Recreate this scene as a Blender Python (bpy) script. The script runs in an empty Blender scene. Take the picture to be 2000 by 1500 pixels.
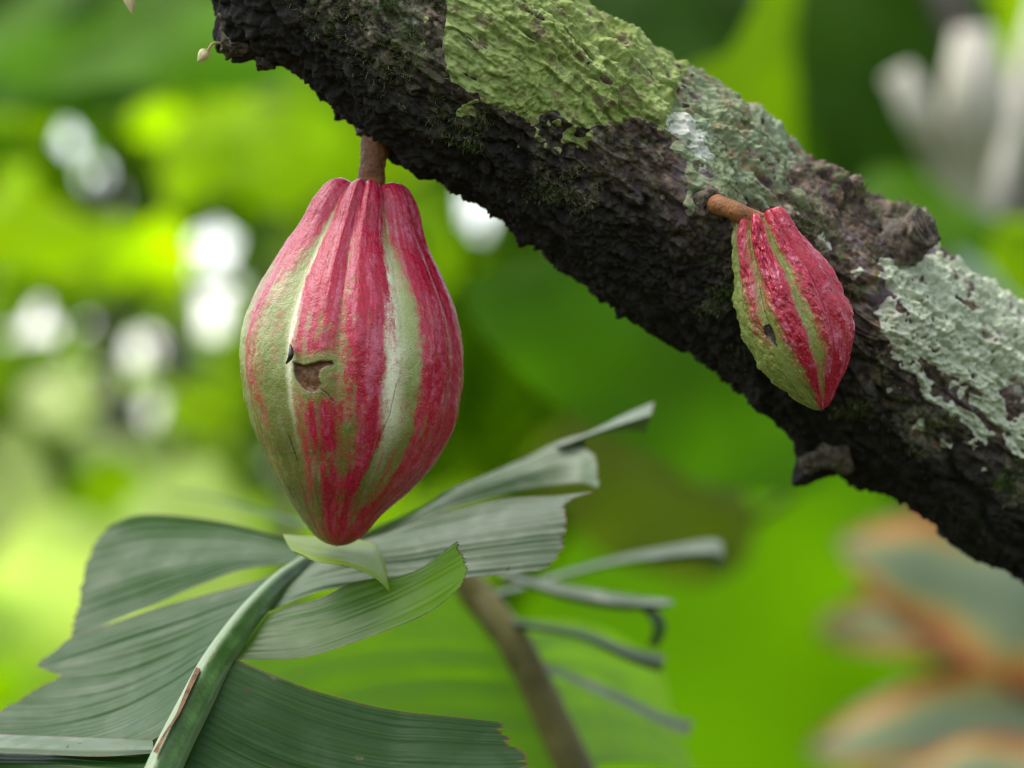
import bpy, math, random
import numpy as np
from mathutils import Vector

random.seed(7)
rng = np.random.default_rng(11)
scene = bpy.context.scene
COL = scene.collection

# ------------------------------------------------------------------ camera
D0 = 1.12                    # camera to the plane of the big pod (m)
S = 0.4475 / 2000.0          # metres per photo pixel in that plane
ZC = 1.55                    # camera height
cam_d = bpy.data.cameras.new('camera')
cam = bpy.data.objects.new('camera', cam_d)
COL.objects.link(cam)
cam.location = (0, -D0, ZC)
cam.rotation_euler = (math.pi / 2, 0, 0)
cam_d.sensor_width = 36
cam_d.lens = 36 * D0 / 0.4475
cam_d.clip_start = 0.02
cam_d.clip_end = 500
cam_d.dof.use_dof = True
cam_d.dof.focus_distance = D0 - 0.03
cam_d.dof.aperture_fstop = cam_d.lens / 23.5
scene.camera = cam

# ------------------------------------------------------------------ light
SUN_EL, SUN_AZ = math.radians(62), math.radians(-82)   # azimuth from +Y, towards +X
world = bpy.data.worlds.new('World')
scene.world = world
world.use_nodes = True
wn = world.node_tree.nodes
wl = world.node_tree.links
wn.clear()
sky = wn.new('ShaderNodeTexSky')
sky.sky_type = 'NISHITA'
sky.sun_disc = False
sky.sun_elevation = SUN_EL
sky.sun_rotation = SUN_AZ
sky.air_density = 1.0
sky.dust_density = 0.7
sky.ozone_density = 0.6
bgn = wn.new('ShaderNodeBackground')
bgn.inputs['Strength'].default_value = 0.13
won = wn.new('ShaderNodeOutputWorld')
hsv = wn.new('ShaderNodeHueSaturation')          # thin white cloud: a paler, less blue sky
hsv.inputs['Saturation'].default_value = 0.35
wl.new(sky.outputs[0], hsv.inputs['Color'])
wl.new(hsv.outputs[0], bgn.inputs[0])
wl.new(bgn.outputs[0], won.inputs[0])
sun_d = bpy.data.lights.new('sun', 'SUN')
sun_d.energy = 1.5
sun_d.angle = math.radians(50)
sun_d.color = (1.0, 0.94, 0.84)
sun = bpy.data.objects.new('sun', sun_d)
COL.objects.link(sun)
sd = Vector((math.sin(SUN_AZ) * math.cos(SUN_EL), math.cos(SUN_AZ) * math.cos(SUN_EL), math.sin(SUN_EL)))
sun.rotation_euler = sd.to_track_quat('Z', 'Y').to_euler()
sun.location = (0, 0, 8)

scene.cycles.filter_width = 1.1
scene.view_settings.view_transform = 'Standard'
scene.view_settings.look = 'None'
scene.view_settings.exposure = 1.84
scene.view_settings.gamma = 1.0
scene.view_settings.use_curve_mapping = False

# ------------------------------------------------------------------ maths helpers
def P(px, py, d=0.0):
    k = S * (D0 + d) / D0
    return np.array([(px - 1000) * k, d, ZC + (750 - py) * k])

def to_px(p):
    k = S * (D0 + p[..., 1]) / D0
    return 1000 + p[..., 0] / k, 750 - (p[..., 2] - ZC) / k

def lin(r, g, b):
    f = lambda c: (c / 255 / 12.92) if c / 255 <= 0.04045 else ((c / 255 + 0.055) / 1.055) ** 2.4
    return (f(r), f(g), f(b))

def _hash(ix, iy, iz, seed):
    h = (ix.astype(np.uint32) * np.uint32(374761393) + iy.astype(np.uint32) * np.uint32(668265263)
         + iz.astype(np.uint32) * np.uint32(2147483647) + np.uint32((seed * 1274126177) & 0xffffffff))
    h = (h ^ (h >> np.uint32(13))) * np.uint32(1274126177)
    h = (h ^ (h >> np.uint32(16))) * np.uint32(2246822519)
    h = h ^ (h >> np.uint32(15))
    return h.astype(np.float32) * np.float32(1.0 / 4294967295.0)

def vnoise(x, y, z, seed=0):
    x = np.asarray(x, np.float32); y = np.asarray(y, np.float32); z = np.asarray(z, np.float32)
    x, y, z = np.broadcast_arrays(x, y, z)
    fx, fy, fz = np.floor(x), np.floor(y), np.floor(z)
    ix, iy, iz = fx.astype(np.int64), fy.astype(np.int64), fz.astype(np.int64)
    tx, ty, tz = x - fx, y - fy, z - fz
    sx, sy, sz = [t * t * t * (t * (t * 6 - 15) + 10) for t in (tx, ty, tz)]
    def c(a, b, cc): return _hash(ix + a, iy + b, iz + cc, seed)
    l = lambda a, b, t: a + (b - a) * t
    r = l(l(l(c(0,0,0), c(1,0,0), sx), l(c(0,1,0), c(1,1,0), sx), sy),
          l(l(c(0,0,1), c(1,0,1), sx), l(c(0,1,1), c(1,1,1), sx), sy), sz)
    return r * 2 - 1

def fbm(x, y, z, octv=4, seed=0, gain=0.5):
    t = 0; a = 1.0; f = 1.0; n = 0
    for o in range(octv):
        t = t + a * vnoise(x * f + 17.3 * o, y * f + 5.1 * o, z * f - 9.7 * o, seed + o)
        n += a; a *= gain; f *= 2.03
    return t / n

def worley(x, y, z, seed=0):
    x = np.asarray(x, np.float32); y = np.asarray(y, np.float32); z = np.asarray(z, np.float32)
    ix, iy, iz = [np.floor(a).astype(np.int64) for a in (x, y, z)]
    best = np.full(x.shape, 9.0, np.float32)
    for a in (-1, 0, 1):
        for b in (-1, 0, 1):
            for c in (-1, 0, 1):
                jx, jy, jz = ix + a, iy + b, iz + c
                ox = jx + _hash(jx, jy, jz, seed) - x
                oy = jy + _hash(jx, jy, jz, seed + 1) - y
                oz = jz + _hash(jx, jy, jz, seed + 2) - z
                best = np.minimum(best, ox * ox + oy * oy + oz * oz)
    return np.sqrt(best)

def worley_id(x, y, z, seed=0):
    x = np.asarray(x, np.float32); y = np.asarray(y, np.float32); z = np.asarray(z, np.float32)
    ix, iy, iz = [np.floor(a).astype(np.int64) for a in (x, y, z)]
    best = np.full(x.shape, 9.0, np.float32); cid = np.zeros(x.shape, np.float32)
    for a in (-1, 0, 1):
        for b in (-1, 0, 1):
            for c in (-1, 0, 1):
                jx, jy, jz = ix + a, iy + b, iz + c
                h0 = _hash(jx, jy, jz, seed)
                d = (jx + h0 - x) ** 2 + (jy + _hash(jx, jy, jz, seed + 1) - y) ** 2 + (jz + _hash(jx, jy, jz, seed + 2) - z) ** 2
                m = d < best
                best = np.where(m, d, best); cid = np.where(m, _hash(jx, jy, jz, seed + 5), cid)
    return np.sqrt(best), cid

def smooth(e0, e1, x):
    t = np.clip((x - e0) / (e1 - e0), 0, 1)
    return t * t * (3 - 2 * t)

def cr(ctrl, t):
    """Catmull-Rom through ctrl (n,k) at parameters t in 0..n-1 -> (len(t),k)"""
    c = np.asarray(ctrl, float)
    n = len(c)
    e = np.vstack([2 * c[0] - c[1], c, 2 * c[-1] - c[-2]])
    t = np.clip(np.asarray(t, float), 0, n - 1 - 1e-9)
    i = np.floor(t).astype(int); u = (t - i)[:, None]
    p0, p1, p2, p3 = e[i], e[i + 1], e[i + 2], e[i + 3]
    return 0.5 * (2 * p1 + (p2 - p0) * u + (2 * p0 - 5 * p1 + 4 * p2 - p3) * u ** 2 + (3 * p1 - p0 - 3 * p2 + p3) * u ** 3)

def poly_sd(px, py, poly):
    """signed distance, positive inside"""
    pts = np.asarray(poly, float)
    d = np.full(px.shape, 1e9); inside = np.zeros(px.shape, bool)
    for i in range(len(pts)):
        ax, ay = pts[i]; bx, by = pts[(i + 1) % len(pts)]
        ex, ey = bx - ax, by - ay
        t = np.clip(((px - ax) * ex + (py - ay) * ey) / (ex * ex + ey * ey + 1e-9), 0, 1)
        d = np.minimum(d, np.hypot(px - ax - t * ex, py - ay - t * ey))
        cond = ((ay > py) != (by > py)) & (px < (bx - ax) * (py - ay) / (by - ay + 1e-12) + ax)
        inside ^= cond
    return np.where(inside, d, -d)

# ------------------------------------------------------------------ scene helpers
def mesh_obj(name, verts, faces, mat, parent=None, attrs=None, smooth_sh=True):
    """verts (n,3); faces (m,4) or (m,3) int array (or list of arrays of mixed size)"""
    me = bpy.data.meshes.new(name)
    verts = np.asarray(verts, np.float32).reshape(-1, 3)
    if isinstance(faces, list):
        me.from_pydata([tuple(map(float, v)) for v in verts], [], [tuple(map(int, f)) for f in faces])
    else:
        faces = np.asarray(faces, np.int32)
        m, k = faces.shape
        me.vertices.add(len(verts)); me.vertices.foreach_set('co', verts.ravel())
        me.loops.add(m * k); me.loops.foreach_set('vertex_index', faces.ravel())
        me.polygons.add(m); me.polygons.foreach_set('loop_start', np.arange(0, m * k, k, dtype=np.int32))
    me.update(calc_edges=True)
    me.polygons.foreach_set('use_smooth', [smooth_sh] * len(me.polygons))
    if attrs:
        for an, av in attrs.items():
            a = me.attributes.new(an, 'FLOAT', 'POINT')
            a.data.foreach_set('value', np.asarray(av, np.float32).ravel())
    me.materials.append(mat)
    o = bpy.data.objects.new(name, me)
    COL.objects.link(o)
    if parent is not None:
        o.parent = parent
        o.matrix_parent_inverse = parent.matrix_world.inverted() if False else parent.matrix_basis.inverted()
    return o

def grid_faces(nv, nu, close_u=False, close_v=False):
    iv = np.arange(nv if close_v else nv - 1); iu = np.arange(nu if close_u else nu - 1)
    a, b = np.meshgrid(iv, iu, indexing='ij')
    a2, b2 = (a + 1) % nv, (b + 1) % nu
    return np.stack([a * nu + b, a * nu + b2, a2 * nu + b2, a2 * nu + b], -1).reshape(-1, 4)

def grid_normals(g):
    du = np.gradient(g, axis=1); dv = np.gradient(g, axis=0)
    n = np.cross(du, dv)
    return n / (np.linalg.norm(n, axis=-1, keepdims=True) + 1e-12)

def empty(name, loc, label, cat, group=None):
    o = bpy.data.objects.new(name, None)
    COL.objects.link(o)
    o.empty_display_size = 0.02
    o.location = tuple(map(float, loc))
    tag(o, label, cat, group)
    return o

def tag(o, label=None, cat=None, group=None, kind=None):
    if label: o['label'] = label
    if cat: o['category'] = cat
    if group: o['group'] = group
    if kind: o['kind'] = kind
    return o

def tube_grid(pts, radii, nseg=12, n=40):
    pts = np.asarray(pts, float)
    t = np.linspace(0, len(pts) - 1, n)
    c = cr(pts, t); r = cr(np.asarray(radii, float)[:, None], t)[:, 0]
    T = np.gradient(c, axis=0); T /= np.linalg.norm(T, axis=1, keepdims=True)
    ref = np.array([0, -1.0, 0.02])
    A = ref - (T @ ref)[:, None] * T
    A /= np.linalg.norm(A, axis=1, keepdims=True)
    B = np.cross(T, A)
    th = np.linspace(0, 2 * np.pi, nseg, endpoint=False)
    g = c[:, None] + r[:, None, None] * (np.cos(th)[None, :, None] * A[:, None] + np.sin(th)[None, :, None] * B[:, None])
    return g, c, r

def tube(name, pts, radii, mat, parent=None, nseg=12, n=40, rough=0.0, rscale=0.004, seed=3):
    g, c, r = tube_grid(pts, radii, nseg, n)
    if rough:
        nn = fbm(g[..., 0] / rscale, g[..., 1] / rscale, g[..., 2] / rscale, 3, seed)
        out = g - c[:, None]
        out /= np.linalg.norm(out, axis=-1, keepdims=True) + 1e-9
        g = g + out * (nn * rough)[..., None]
    v = np.vstack([g.reshape(-1, 3), c[0], c[-1]])
    q = grid_faces(n, nseg, close_u=True)
    k = n * nseg
    f = [tuple(x) for x in q]
    for i in range(nseg):
        j = (i + 1) % nseg
        f.append((k, j, i)); f.append((k + 1, (n - 1) * nseg + i, (n - 1) * nseg + j))
    return mesh_obj(name, v, f, mat, parent)

# ------------------------------------------------------------------ material helpers
class NT:
    def __init__(self, name):
        self.m = bpy.data.materials.new(name)
        self.m.use_nodes = True
        self.t = self.m.node_tree
        self.t.nodes.clear()
        self.out = self.t.nodes.new('ShaderNodeOutputMaterial')
    def n(self, typ, **kw):
        nd = self.t.nodes.new(typ)
        for k, v in kw.items():
            setattr(nd, k, v)
        return nd
    def link(self, a, b): self.t.links.new(a, b)
    def attr(self, name):
        return self.n('ShaderNodeAttribute', attribute_name=name).outputs['Fac']
    def coord(self):
        return self.n('ShaderNodeTexCoord').outputs['Object']
    def noise(self, scale, detail=4, rough=0.55, vec=None, dist=0.0):
        nd = self.n('ShaderNodeTexNoise')
        nd.inputs['Scale'].default_value = scale
        nd.inputs['Detail'].default_value = detail
        nd.inputs['Roughness'].default_value = rough
        nd.inputs['Distortion'].default_value = dist
        self.link(vec if vec is not None else self.coord(), nd.inputs['Vector'])
        return nd.outputs['Fac']
    def math(self, op, a, b=None, c=None, clamp=False):
        nd = self.n('ShaderNodeMath', operation=op)
        nd.use_clamp = clamp
        for i, x in enumerate((a, b, c)):
            if x is None: continue
            if isinstance(x, (int, float)): nd.inputs[i].default_value = x
            else: self.link(x, nd.inputs[i])
        return nd.outputs[0]
    def ramp(self, fac, stops, interp='LINEAR'):
        nd = self.n('ShaderNodeValToRGB')
        nd.color_ramp.interpolation = interp
        els = nd.color_ramp.elements
        while len(els) < len(stops): els.new(0.5)
        for e, (p, c) in zip(els, stops):
            e.position = p; e.color = (*c, 1) if len(c) == 3 else c
        self.link(fac, nd.inputs[0])
        return nd.outputs[0]
    def mapr(self, x, a, b, c=0.0, d=1.0):
        nd = self.n('ShaderNodeMapRange')
        nd.inputs[1].default_value = a; nd.inputs[2].default_value = b
        nd.inputs[3].default_value = c; nd.inputs[4].default_value = d
        self.link(x, nd.inputs[0])
        return nd.outputs[0]
    def mix(self, fac, a, b, blend='MIX'):
        nd = self.n('ShaderNodeMix', data_type='RGBA', blend_type=blend)
        for sock, x in ((nd.inputs[0], fac), (nd.inputs[6], a), (nd.inputs[7], b)):
            if isinstance(x, (int, float)): sock.default_value = x
            elif isinstance(x, tuple): sock.default_value = (*x, 1)
            else: self.link(x, sock)
        return nd.outputs[2]
    def bump(self, h, dist=0.001, strength=1.0, normal=None):
        nd = self.n('ShaderNodeBump')
        nd.inputs['Distance'].default_value = dist
        nd.inputs['Strength'].default_value = strength
        self.link(h, nd.inputs['Height'])
        if normal is not None: self.link(normal, nd.inputs['Normal'])
        return nd.outputs[0]
    def bsdf(self, color, rough=0.6, spec=0.5, normal=None, coat=0.0, coat_rough=0.2, sheen=0.0):
        nd = self.n('ShaderNodeBsdfPrincipled')
        for sock, x in ((nd.inputs['Base Color'], color), (nd.inputs['Roughness'], rough), (nd.inputs['Specular IOR Level'], spec)):
            if isinstance(x, (int, float)): sock.default_value = x
            elif isinstance(x, tuple): sock.default_value = (*x, 1)
            else: self.link(x, sock)
        nd.inputs['Coat Weight'].default_value = coat
        nd.inputs['Coat Roughness'].default_value = coat_rough
        nd.inputs['Sheen Weight'].default_value = sheen
        if normal is not None: self.link(normal, nd.inputs['Normal'])
        return nd.outputs[0]
    def transl(self, color, normal=None):
        nd = self.n('ShaderNodeBsdfTranslucent')
        if isinstance(color, tuple): nd.inputs[0].default_value = (*color, 1)
        else: self.link(color, nd.inputs[0])
        if normal is not None: self.link(normal, nd.inputs['Normal'])
        return nd.outputs[0]
    def mixsh(self, fac, a, b):
        nd = self.n('ShaderNodeMixShader')
        if isinstance(fac, (int, float)): nd.inputs[0].default_value = fac
        else: self.link(fac, nd.inputs[0])
        self.link(a, nd.inputs[1]); self.link(b, nd.inputs[2])
        return nd.outputs[0]
    def done(self, sh):
        self.link(sh, self.out.inputs['Surface'])
        return self.m

def simple_mat(name, c0, c1, scale, rough=0.7, spec=0.4, bump=0.0005, bscale=None):
    t = NT(name)
    col = t.mix(t.mapr(t.noise(scale, 5), 0.3, 0.7), c0, c1)
    nrm = t.bump(t.noise(bscale or scale * 2, 4), bump)
    return t.done(t.bsdf(col, rough, spec, nrm))

def leaf_mat(name, refl, trans, mixf=0.5, rough=0.42, spec=0.4, scale=8.0, var=0.35):
    """far foliage: reflecting skin plus translucent tissue, mottled"""
    t = NT(name)
    nz = t.noise(scale, 3)
    inf = t.n('ShaderNodeObjectInfo').outputs['Random']
    f = t.mapr(t.math('ADD', nz, t.math('MULTIPLY', inf, 0.3)), 0.4, 0.9, 1 - var, 1 + var)
    def sc(c):
        nd = t.n('ShaderNodeVectorMath', operation='SCALE')
        nd.inputs[0].default_value = c
        t.link(f, nd.inputs['Scale'])
        return nd.outputs[0]
    return t.done(t.mixsh(mixf, t.bsdf(sc(refl), rough, spec), t.transl(sc(trans))))

# ------------------------------------------------------------------ ground
t = NT('ground')
nz = t.noise(1.7, 6); nz2 = t.noise(14, 5)
gc = t.mix(t.mapr(nz, 0.35, 0.65), (0.035, 0.024, 0.014), (0.035, 0.06, 0.012))
gc = t.mix(t.mapr(nz2, 0.5, 0.7), gc, (0.09, 0.06, 0.03))
M_ground = t.done(t.bsdf(gc, 0.9, 0.2, t.bump(nz2, 0.05)))
n = 60
gx = np.linspace(-60, 60, n); gg = np.stack(np.meshgrid(gx, gx, indexing='ij'), -1)
gz = 0.12 * fbm(gg[..., 0] / 3, gg[..., 1] / 3, 0 * gg[..., 0], 3, 5)
ground = mesh_obj('ground', np.concatenate([gg, gz[..., None]], -1), grid_faces(n, n), M_ground)
tag(ground, kind='structure')

# ------------------------------------------------------------------ the cocoa trunk
ctrl = np.array([
    (-1400, -2600, .30, 120), (-300, -1100, .08, 190), (330, -420, .02, 215), (600, -145, .012, 222),
    (848, 81, .018, 223), (1028, 195, .03, 222), (1228, 332, .043, 222), (1428, 481, .056, 222),
    (1620, 612, .068, 222), (1800, 738, .08, 220), (2000, 880, .094, 216), (2250, 1065, .115, 215),
    (2900, 1750, .2, 240), (3500, 3200, .3, 300), (3700, 5200, .35, 340), (3750, 7700, .35, 430)], float)
c3 = np.array([P(a, b, d) for a, b, d, r in ctrl])
rad = ctrl[:, 3] * S * (D0 + ctrl[:, 2]) / D0
tt = np.concatenate([np.linspace(0, 2.2, 50)[:-1], np.linspace(2.2, 11.0, 960)[:-1], np.linspace(11.0, 15, 110)])
cen = cr(c3, tt); rr = cr(rad[:, None], tt)[:, 0]
rr[0] *= .02
T = np.gradient(cen, axis=0); T /= np.linalg.norm(T, axis=1, keepdims=True)
F = np.array([0, -1.0, 0]) - (T @ np.array([0, -1.0, 0]))[:, None] * T
F /= np.linalg.norm(F, axis=1, keepdims=True)
N = np.cross(F, T)
if N[500, 2] < 0: N = -N
arc = np.concatenate([[0], np.cumsum(np.linalg.norm(np.diff(cen, axis=0), axis=1))])
th = np.concatenate([np.linspace(-1.75, 1.75, 560)[:-1], np.linspace(1.75, 2 * np.pi - 1.75, 101)[:-1]])
NS, NTH = len(tt), len(th)
ct, st = np.cos(th)[None, :], np.sin(th)[None, :]
radial = ct[..., None] * F[:, None] + st[..., None] * N[:, None]
base = cen[:, None] + rr[:, None, None] * radial
SA = arc[:, None] + 0 * ct
X2, Y2 = ct * 0.05 + 0 * SA, st * 0.05 + 0 * SA
px, py = to_px(base)
# wide swellings
disp = 0.0050 * fbm(SA / 0.06, X2 / 0.06, Y2 / 0.06, 3, 1)
# furrowed bark: ridges run along the trunk, a little askew
sk = SA + 0.25 * Y2
wob = 0.004 * fbm(SA / 0.02, X2 / 0.02, Y2 / 0.02, 2, 21)
rid = 1 - np.abs(vnoise(sk / 0.030, (X2 + wob) / 0.0062, (Y2 + wob) / 0.0062, 3))
rid2 = 1 - np.abs(vnoise(sk / 0.014, (X2 + wob) / 0.0031, (Y2 + wob) / 0.0031, 4))
bark = 0.0034 * (rid ** 3 - 0.4) + 0.0018 * (rid2 ** 2 - 0.5)
bark = bark * (.55 + .6 * smooth(-.4, .5, fbm(SA / .05, X2 / .03, Y2 / .03, 2, 23)))
# mossy crumbs, stronger on the upper left and on the underside
crumb_w = np.clip(.38 + .62 * smooth(1000, 600, px) + 0.55 * smooth(0.1, -0.9, th)[None, :] + 0.25 * smooth(-.1, .4, fbm(SA / .03, X2 / .03, Y2 / .03, 2, 77)), 0, 1)
jx_, jy_, jz_ = [.35 * fbm(SA / .004, X2 / .004, Y2 / .004, 2, 300 + q) for q in range(3)]
wr, wid = worley_id(SA / 0.0078 + 1.6 * jx_, X2 / 0.0058 + 1.6 * jy_, Y2 / 0.0058 + 1.6 * jz_, 8)
wr2, wid2 = worley_id(SA / 0.0026 + jx_, X2 / 0.0024 + jy_, Y2 / 0.0024 + jz_, 18)
patch = smooth(-.45, .35, fbm(SA / .026, X2 / .022, Y2 / .022, 3, 35))
flake = np.abs(fbm(sk / .030, X2 / .012, Y2 / .012, 3, 36))
disp = disp + .0048 * (smooth(0, .30, flake) - .6) * (1 - .5 * patch)
crumb = crumb_w * (.22 + .95 * patch) * (0.0042 * (0.62 - wr) * (0.25 + 1.2 * wid) + 0.0022 * (0.6 - wr2) * (.3 + wid2))
speck = smooth(.62, .42, wr) * (wid > .45) * (.5 + .5 * wid2) + .8 * smooth(.55, .35, wr2) * (wid2 > .72)
fine = 0.0013 * fbm(SA / 0.0035, X2 / 0.0035, Y2 / 0.0035, 3, 9) + 0.0006 * vnoise(SA / 0.0012, X2 / 0.0012, Y2 / 0.0012, 15)
disp = disp + bark * (1 - 0.5 * crumb_w) + crumb + fine * (0.6 + 0.6 * crumb_w)
# local swellings and stubs: (px, py, height, width)
front = (np.abs(th) < 1.72)[None, :] & (SA > -1)
for (bx, by, h, w) in [(450, 66, .011, .010), (474, 92, .008, .008), (500, 50, .008, .014), (742, 250, .003, .012), (800, 312, .003, .010),
                       (1383, 398, .006, .012), (1330, 430, .004, .009), (1322, 455, -.004, .003), (1025, 468, .004, .0035),
                       (1105, 512, .003, .004), (1500, 772, .006, .011), (1560, 835, .005, .010), (1585, 905, .013, .009), (1575, 900, .006, .005),
                       (1650, 935, .005, .012), (1700, 950, .005, .01), (1645, 375, .009, .009), (1600, 350, .005, .008), (1740, 425, .006, .013), (1790, 450, .007, .012),
                       (1560, 330, .003, .006), (1230, 95, .002, .02), (1480, 245, .002, .02)]:
    dd = np.where(front, (px - bx) ** 2 + (py - by) ** 2, 1e12)
    i = np.unravel_index(np.argmin(dd), dd.shape)
    q = base - base[i]
    d2 = (q ** 2).sum(-1)
    wn_ = 1 + 0.5 * fbm(SA / .006, X2 / .006, Y2 / .006, 2, 51)
    disp = disp + h * np.exp(-d2 / (w * w)) * wn_
# lichened upper side: plates with ledges that drop towards the underside, fewer crumbs
poly_green = [(862, 10), (840, -120), (1250, -160), (1330, 60), (1345, 150), (1312, 215), (1290, 243), (1230, 232), (1180, 252), (1130, 250), (1080, 226), (1030, 236), (975, 215), (940, 190), (885, 160), (872, 90)]
lz = smooth(-40, 30, np.where(np.abs(th)[None, :] < 1.9, poly_sd(px, py, poly_green), -99))
wv = (th[None, :] * .05 + .16 * SA) / .0085 + 1.5 * fbm(SA / .035, X2 / .02, Y2 / .02, 3, 25) + .25 * fbm(SA / .006, X2 / .006, Y2 / .006, 2, 26)
fw = wv - np.floor(wv)
led = (1 - fw) * smooth(0, .10, fw)
lamp_ = .4 + .8 * smooth(-.3, .4, fbm(SA / .025, X2 / .012, Y2 / .012, 2, 27))
disp = disp - lz * (.8 * crumb + .6 * bark * (1 - .5 * crumb_w)) + lz * lamp_ * .0030 * (led - .45)
surf = base + radial * disp[..., None]
px, py = to_px(surf)
nrm_s = radial

# masks drawn on the bark (lichens and mosses have outlines of their own)
nwx = 22 * fbm(SA / .012, X2 / .012, Y2 / .012, 4, 61) + 9 * fbm(SA / .0032, X2 / .0032, Y2 / .0032, 3, 62)
LICH = {}
poly_green = [(862, 10), (840, -120), (1250, -160), (1330, 60), (1345, 150), (1312, 215), (1290, 243), (1230, 232), (1180, 252), (1130, 250), (1080, 226), (1030, 236), (975, 215), (940, 190), (885, 160), (872, 90)]
poly_dull = [(1320, 130), (1420, 150), (1560, 240), (1570, 320), (1540, 330), (1528, 390), (1490, 418), (1440, 405), (1390, 372), (1345, 378), (1330, 330), (1345, 290), (1310, 235)]
poly_mint = [(1722, 505), (1790, 492), (1840, 500), (1900, 520), (2080, 600), (2250, 820), (2200, 980), (2060, 930), (1985, 885), (1955, 842), (1905, 868), (1868, 812), (1800, 790), (1790, 745), (1742, 706), (1708, 612), (1732, 570)]
hole_mint = [(1800, 705), (1830, 715), (1890, 770), (1885, 790), (1830, 770)]
hole_mint2 = [(1960, 770), (1985, 750), (2000, 800), (1975, 815)]
poly_white1 = [(1300, 225), (1345, 215), (1375, 260), (1390, 310), (1375, 325), (1345, 290), (1315, 262)]
poly_white2 = [(1585, 470), (1608, 455), (1625, 488), (1600, 492)]
fr = (np.abs(th) < 1.9)[None, :]
sd_green = np.where(fr, poly_sd(px, py, poly_green), -99) + nwx
sd_dull = np.where(fr, poly_sd(px, py, poly_dull), -99) + nwx * 1.3
sd_mint = np.where(fr, np.minimum(np.minimum(poly_sd(px, py, poly_mint), -poly_sd(px, py, hole_mint)), -poly_sd(px, py, hole_mint2)), -99) + nwx * 1.2
sd_w1 = np.where(fr, poly_sd(px, py, poly_white1), -99) + nwx * 0.8
sd_w2 = np.where(fr, poly_sd(px, py, poly_white2), -99) + nwx * 0.6
# torn gaps along the furrows inside the lichens
gap = vnoise(sk / 0.016, (X2 + wob) / 0.0036, (Y2 + wob) / 0.0036, 41) + .35 * fbm(SA / .003, X2 / .003, Y2 / .003, 3, 42)
sd_green = np.minimum(sd_green, (0.74 - gap) * 30)
sd_dull = np.minimum(sd_dull, (0.62 - gap) * 30)
sd_mint = np.minimum(sd_mint, (0.66 - gap) * 30)

isl = (fbm(SA / .0075, X2 / .0075, Y2 / .0075, 3, 65) - .37) * 60
for_ = lambda sd, reach: np.where(sd > -reach, np.maximum(sd, np.minimum(isl, 8) - 6 * smooth(-reach * .4, -reach, sd)), sd)
sd_green, sd_dull, sd_mint = for_(sd_green, 55), for_(sd_dull, 60), for_(sd_mint, 60)
moss = np.clip(smooth(960, 640, px) * smooth(-.85, .05, th)[None, :] * 0.9 + 0.45 * smooth(.15, .5, fbm(SA / .02, X2 / .02, Y2 / .02, 3, 71)) * smooth(-1.0, -.2, th)[None, :], 0, 1)
upper = smooth(-0.65, 0.5, th)[None, :] + 0 * SA  # underside coloured darker: dark algae plus light falloff painted in

t = NT('bark')
co = t.coord()
a_m, a_u = t.attr('moss'), t.attr('upper')
n1, n2, n3 = t.noise(60, 6, .6), t.noise(230, 5, .6), t.noise(800, 4, .6)
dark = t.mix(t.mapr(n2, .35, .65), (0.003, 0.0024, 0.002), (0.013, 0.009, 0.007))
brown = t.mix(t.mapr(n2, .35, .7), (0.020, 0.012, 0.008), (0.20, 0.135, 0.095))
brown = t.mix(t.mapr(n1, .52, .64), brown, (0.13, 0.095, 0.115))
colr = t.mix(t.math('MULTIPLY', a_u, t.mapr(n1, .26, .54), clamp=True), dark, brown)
mossc = t.mix(t.mapr(n2, .4, .62), (0.11, 0.10, 0.06), (0.28, 0.24, 0.17))
mossc = t.mix(t.mapr(n1, .55, .68), mossc, (0.07, 0.12, 0.02))
colr = t.mix(t.math('MULTIPLY', a_m, t.mapr(t.math('ADD', t.math('MULTIPLY', n2, .6), t.math('MULTIPLY', n1, .4)), .44, .56), clamp=True), colr, mossc)
grn = t.mapr(t.noise(95, 5, .65, dist=.4), .60, .68)
colr = t.mix(t.math('MULTIPLY', grn, t.math('ADD', a_u, .15), clamp=True), colr, (0.06, 0.10, 0.025))
oran = t.mapr(t.noise(140, 3, .5, dist=.3), .70, .75)
colr = t.mix(t.math('MULTIPLY', oran, t.math('ADD', a_u, .2), clamp=True), colr, (0.14, 0.06, 0.02))
pale = t.mapr(t.noise(420, 2, .5), .74, .78)
colr = t.mix(t.math('MULTIPLY', pale, t.math('ADD', a_u, .1), clamp=True), colr, (0.24, 0.23, 0.2))
spk, cid = t.attr('speck'), t.attr('cid')
spc = t.ramp(cid, [(0, (0.10, 0.075, 0.05)), (.35, (0.26, 0.21, 0.14)), (.65, (0.42, 0.35, 0.25)), (.82, (0.22, 0.22, 0.15)), (.92, (0.10, 0.17, 0.02)), (1, (0.30, 0.12, 0.04))])
colr = t.mix(t.math('MULTIPLY', spk, t.math('ADD', t.math('MULTIPLY', a_m, .85), t.math('ADD', t.math('MULTIPLY', a_u, .40), .015)), clamp=True), colr, spc)
hb = t.math('ADD', n2, t.math('MULTIPLY', n3, .5))
M_bark = t.done(t.bsdf(colr, 0.82, 0.3, t.bump(hb, 0.0012, 0.9)))

tree = empty('cocoa_tree', P(3750, 7500, .35), 'leaning dark cocoa trunk crusted with moss and pale lichen', 'tree')
verts = surf.reshape(-1, 3)
fq = grid_faces(NS, NTH, close_u=True)
trunk = mesh_obj('trunk', verts, fq, M_bark, tree, {'moss': moss, 'upper': upper, 'speck': np.clip(speck, 0, 1), 'cid': wid2})

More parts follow.
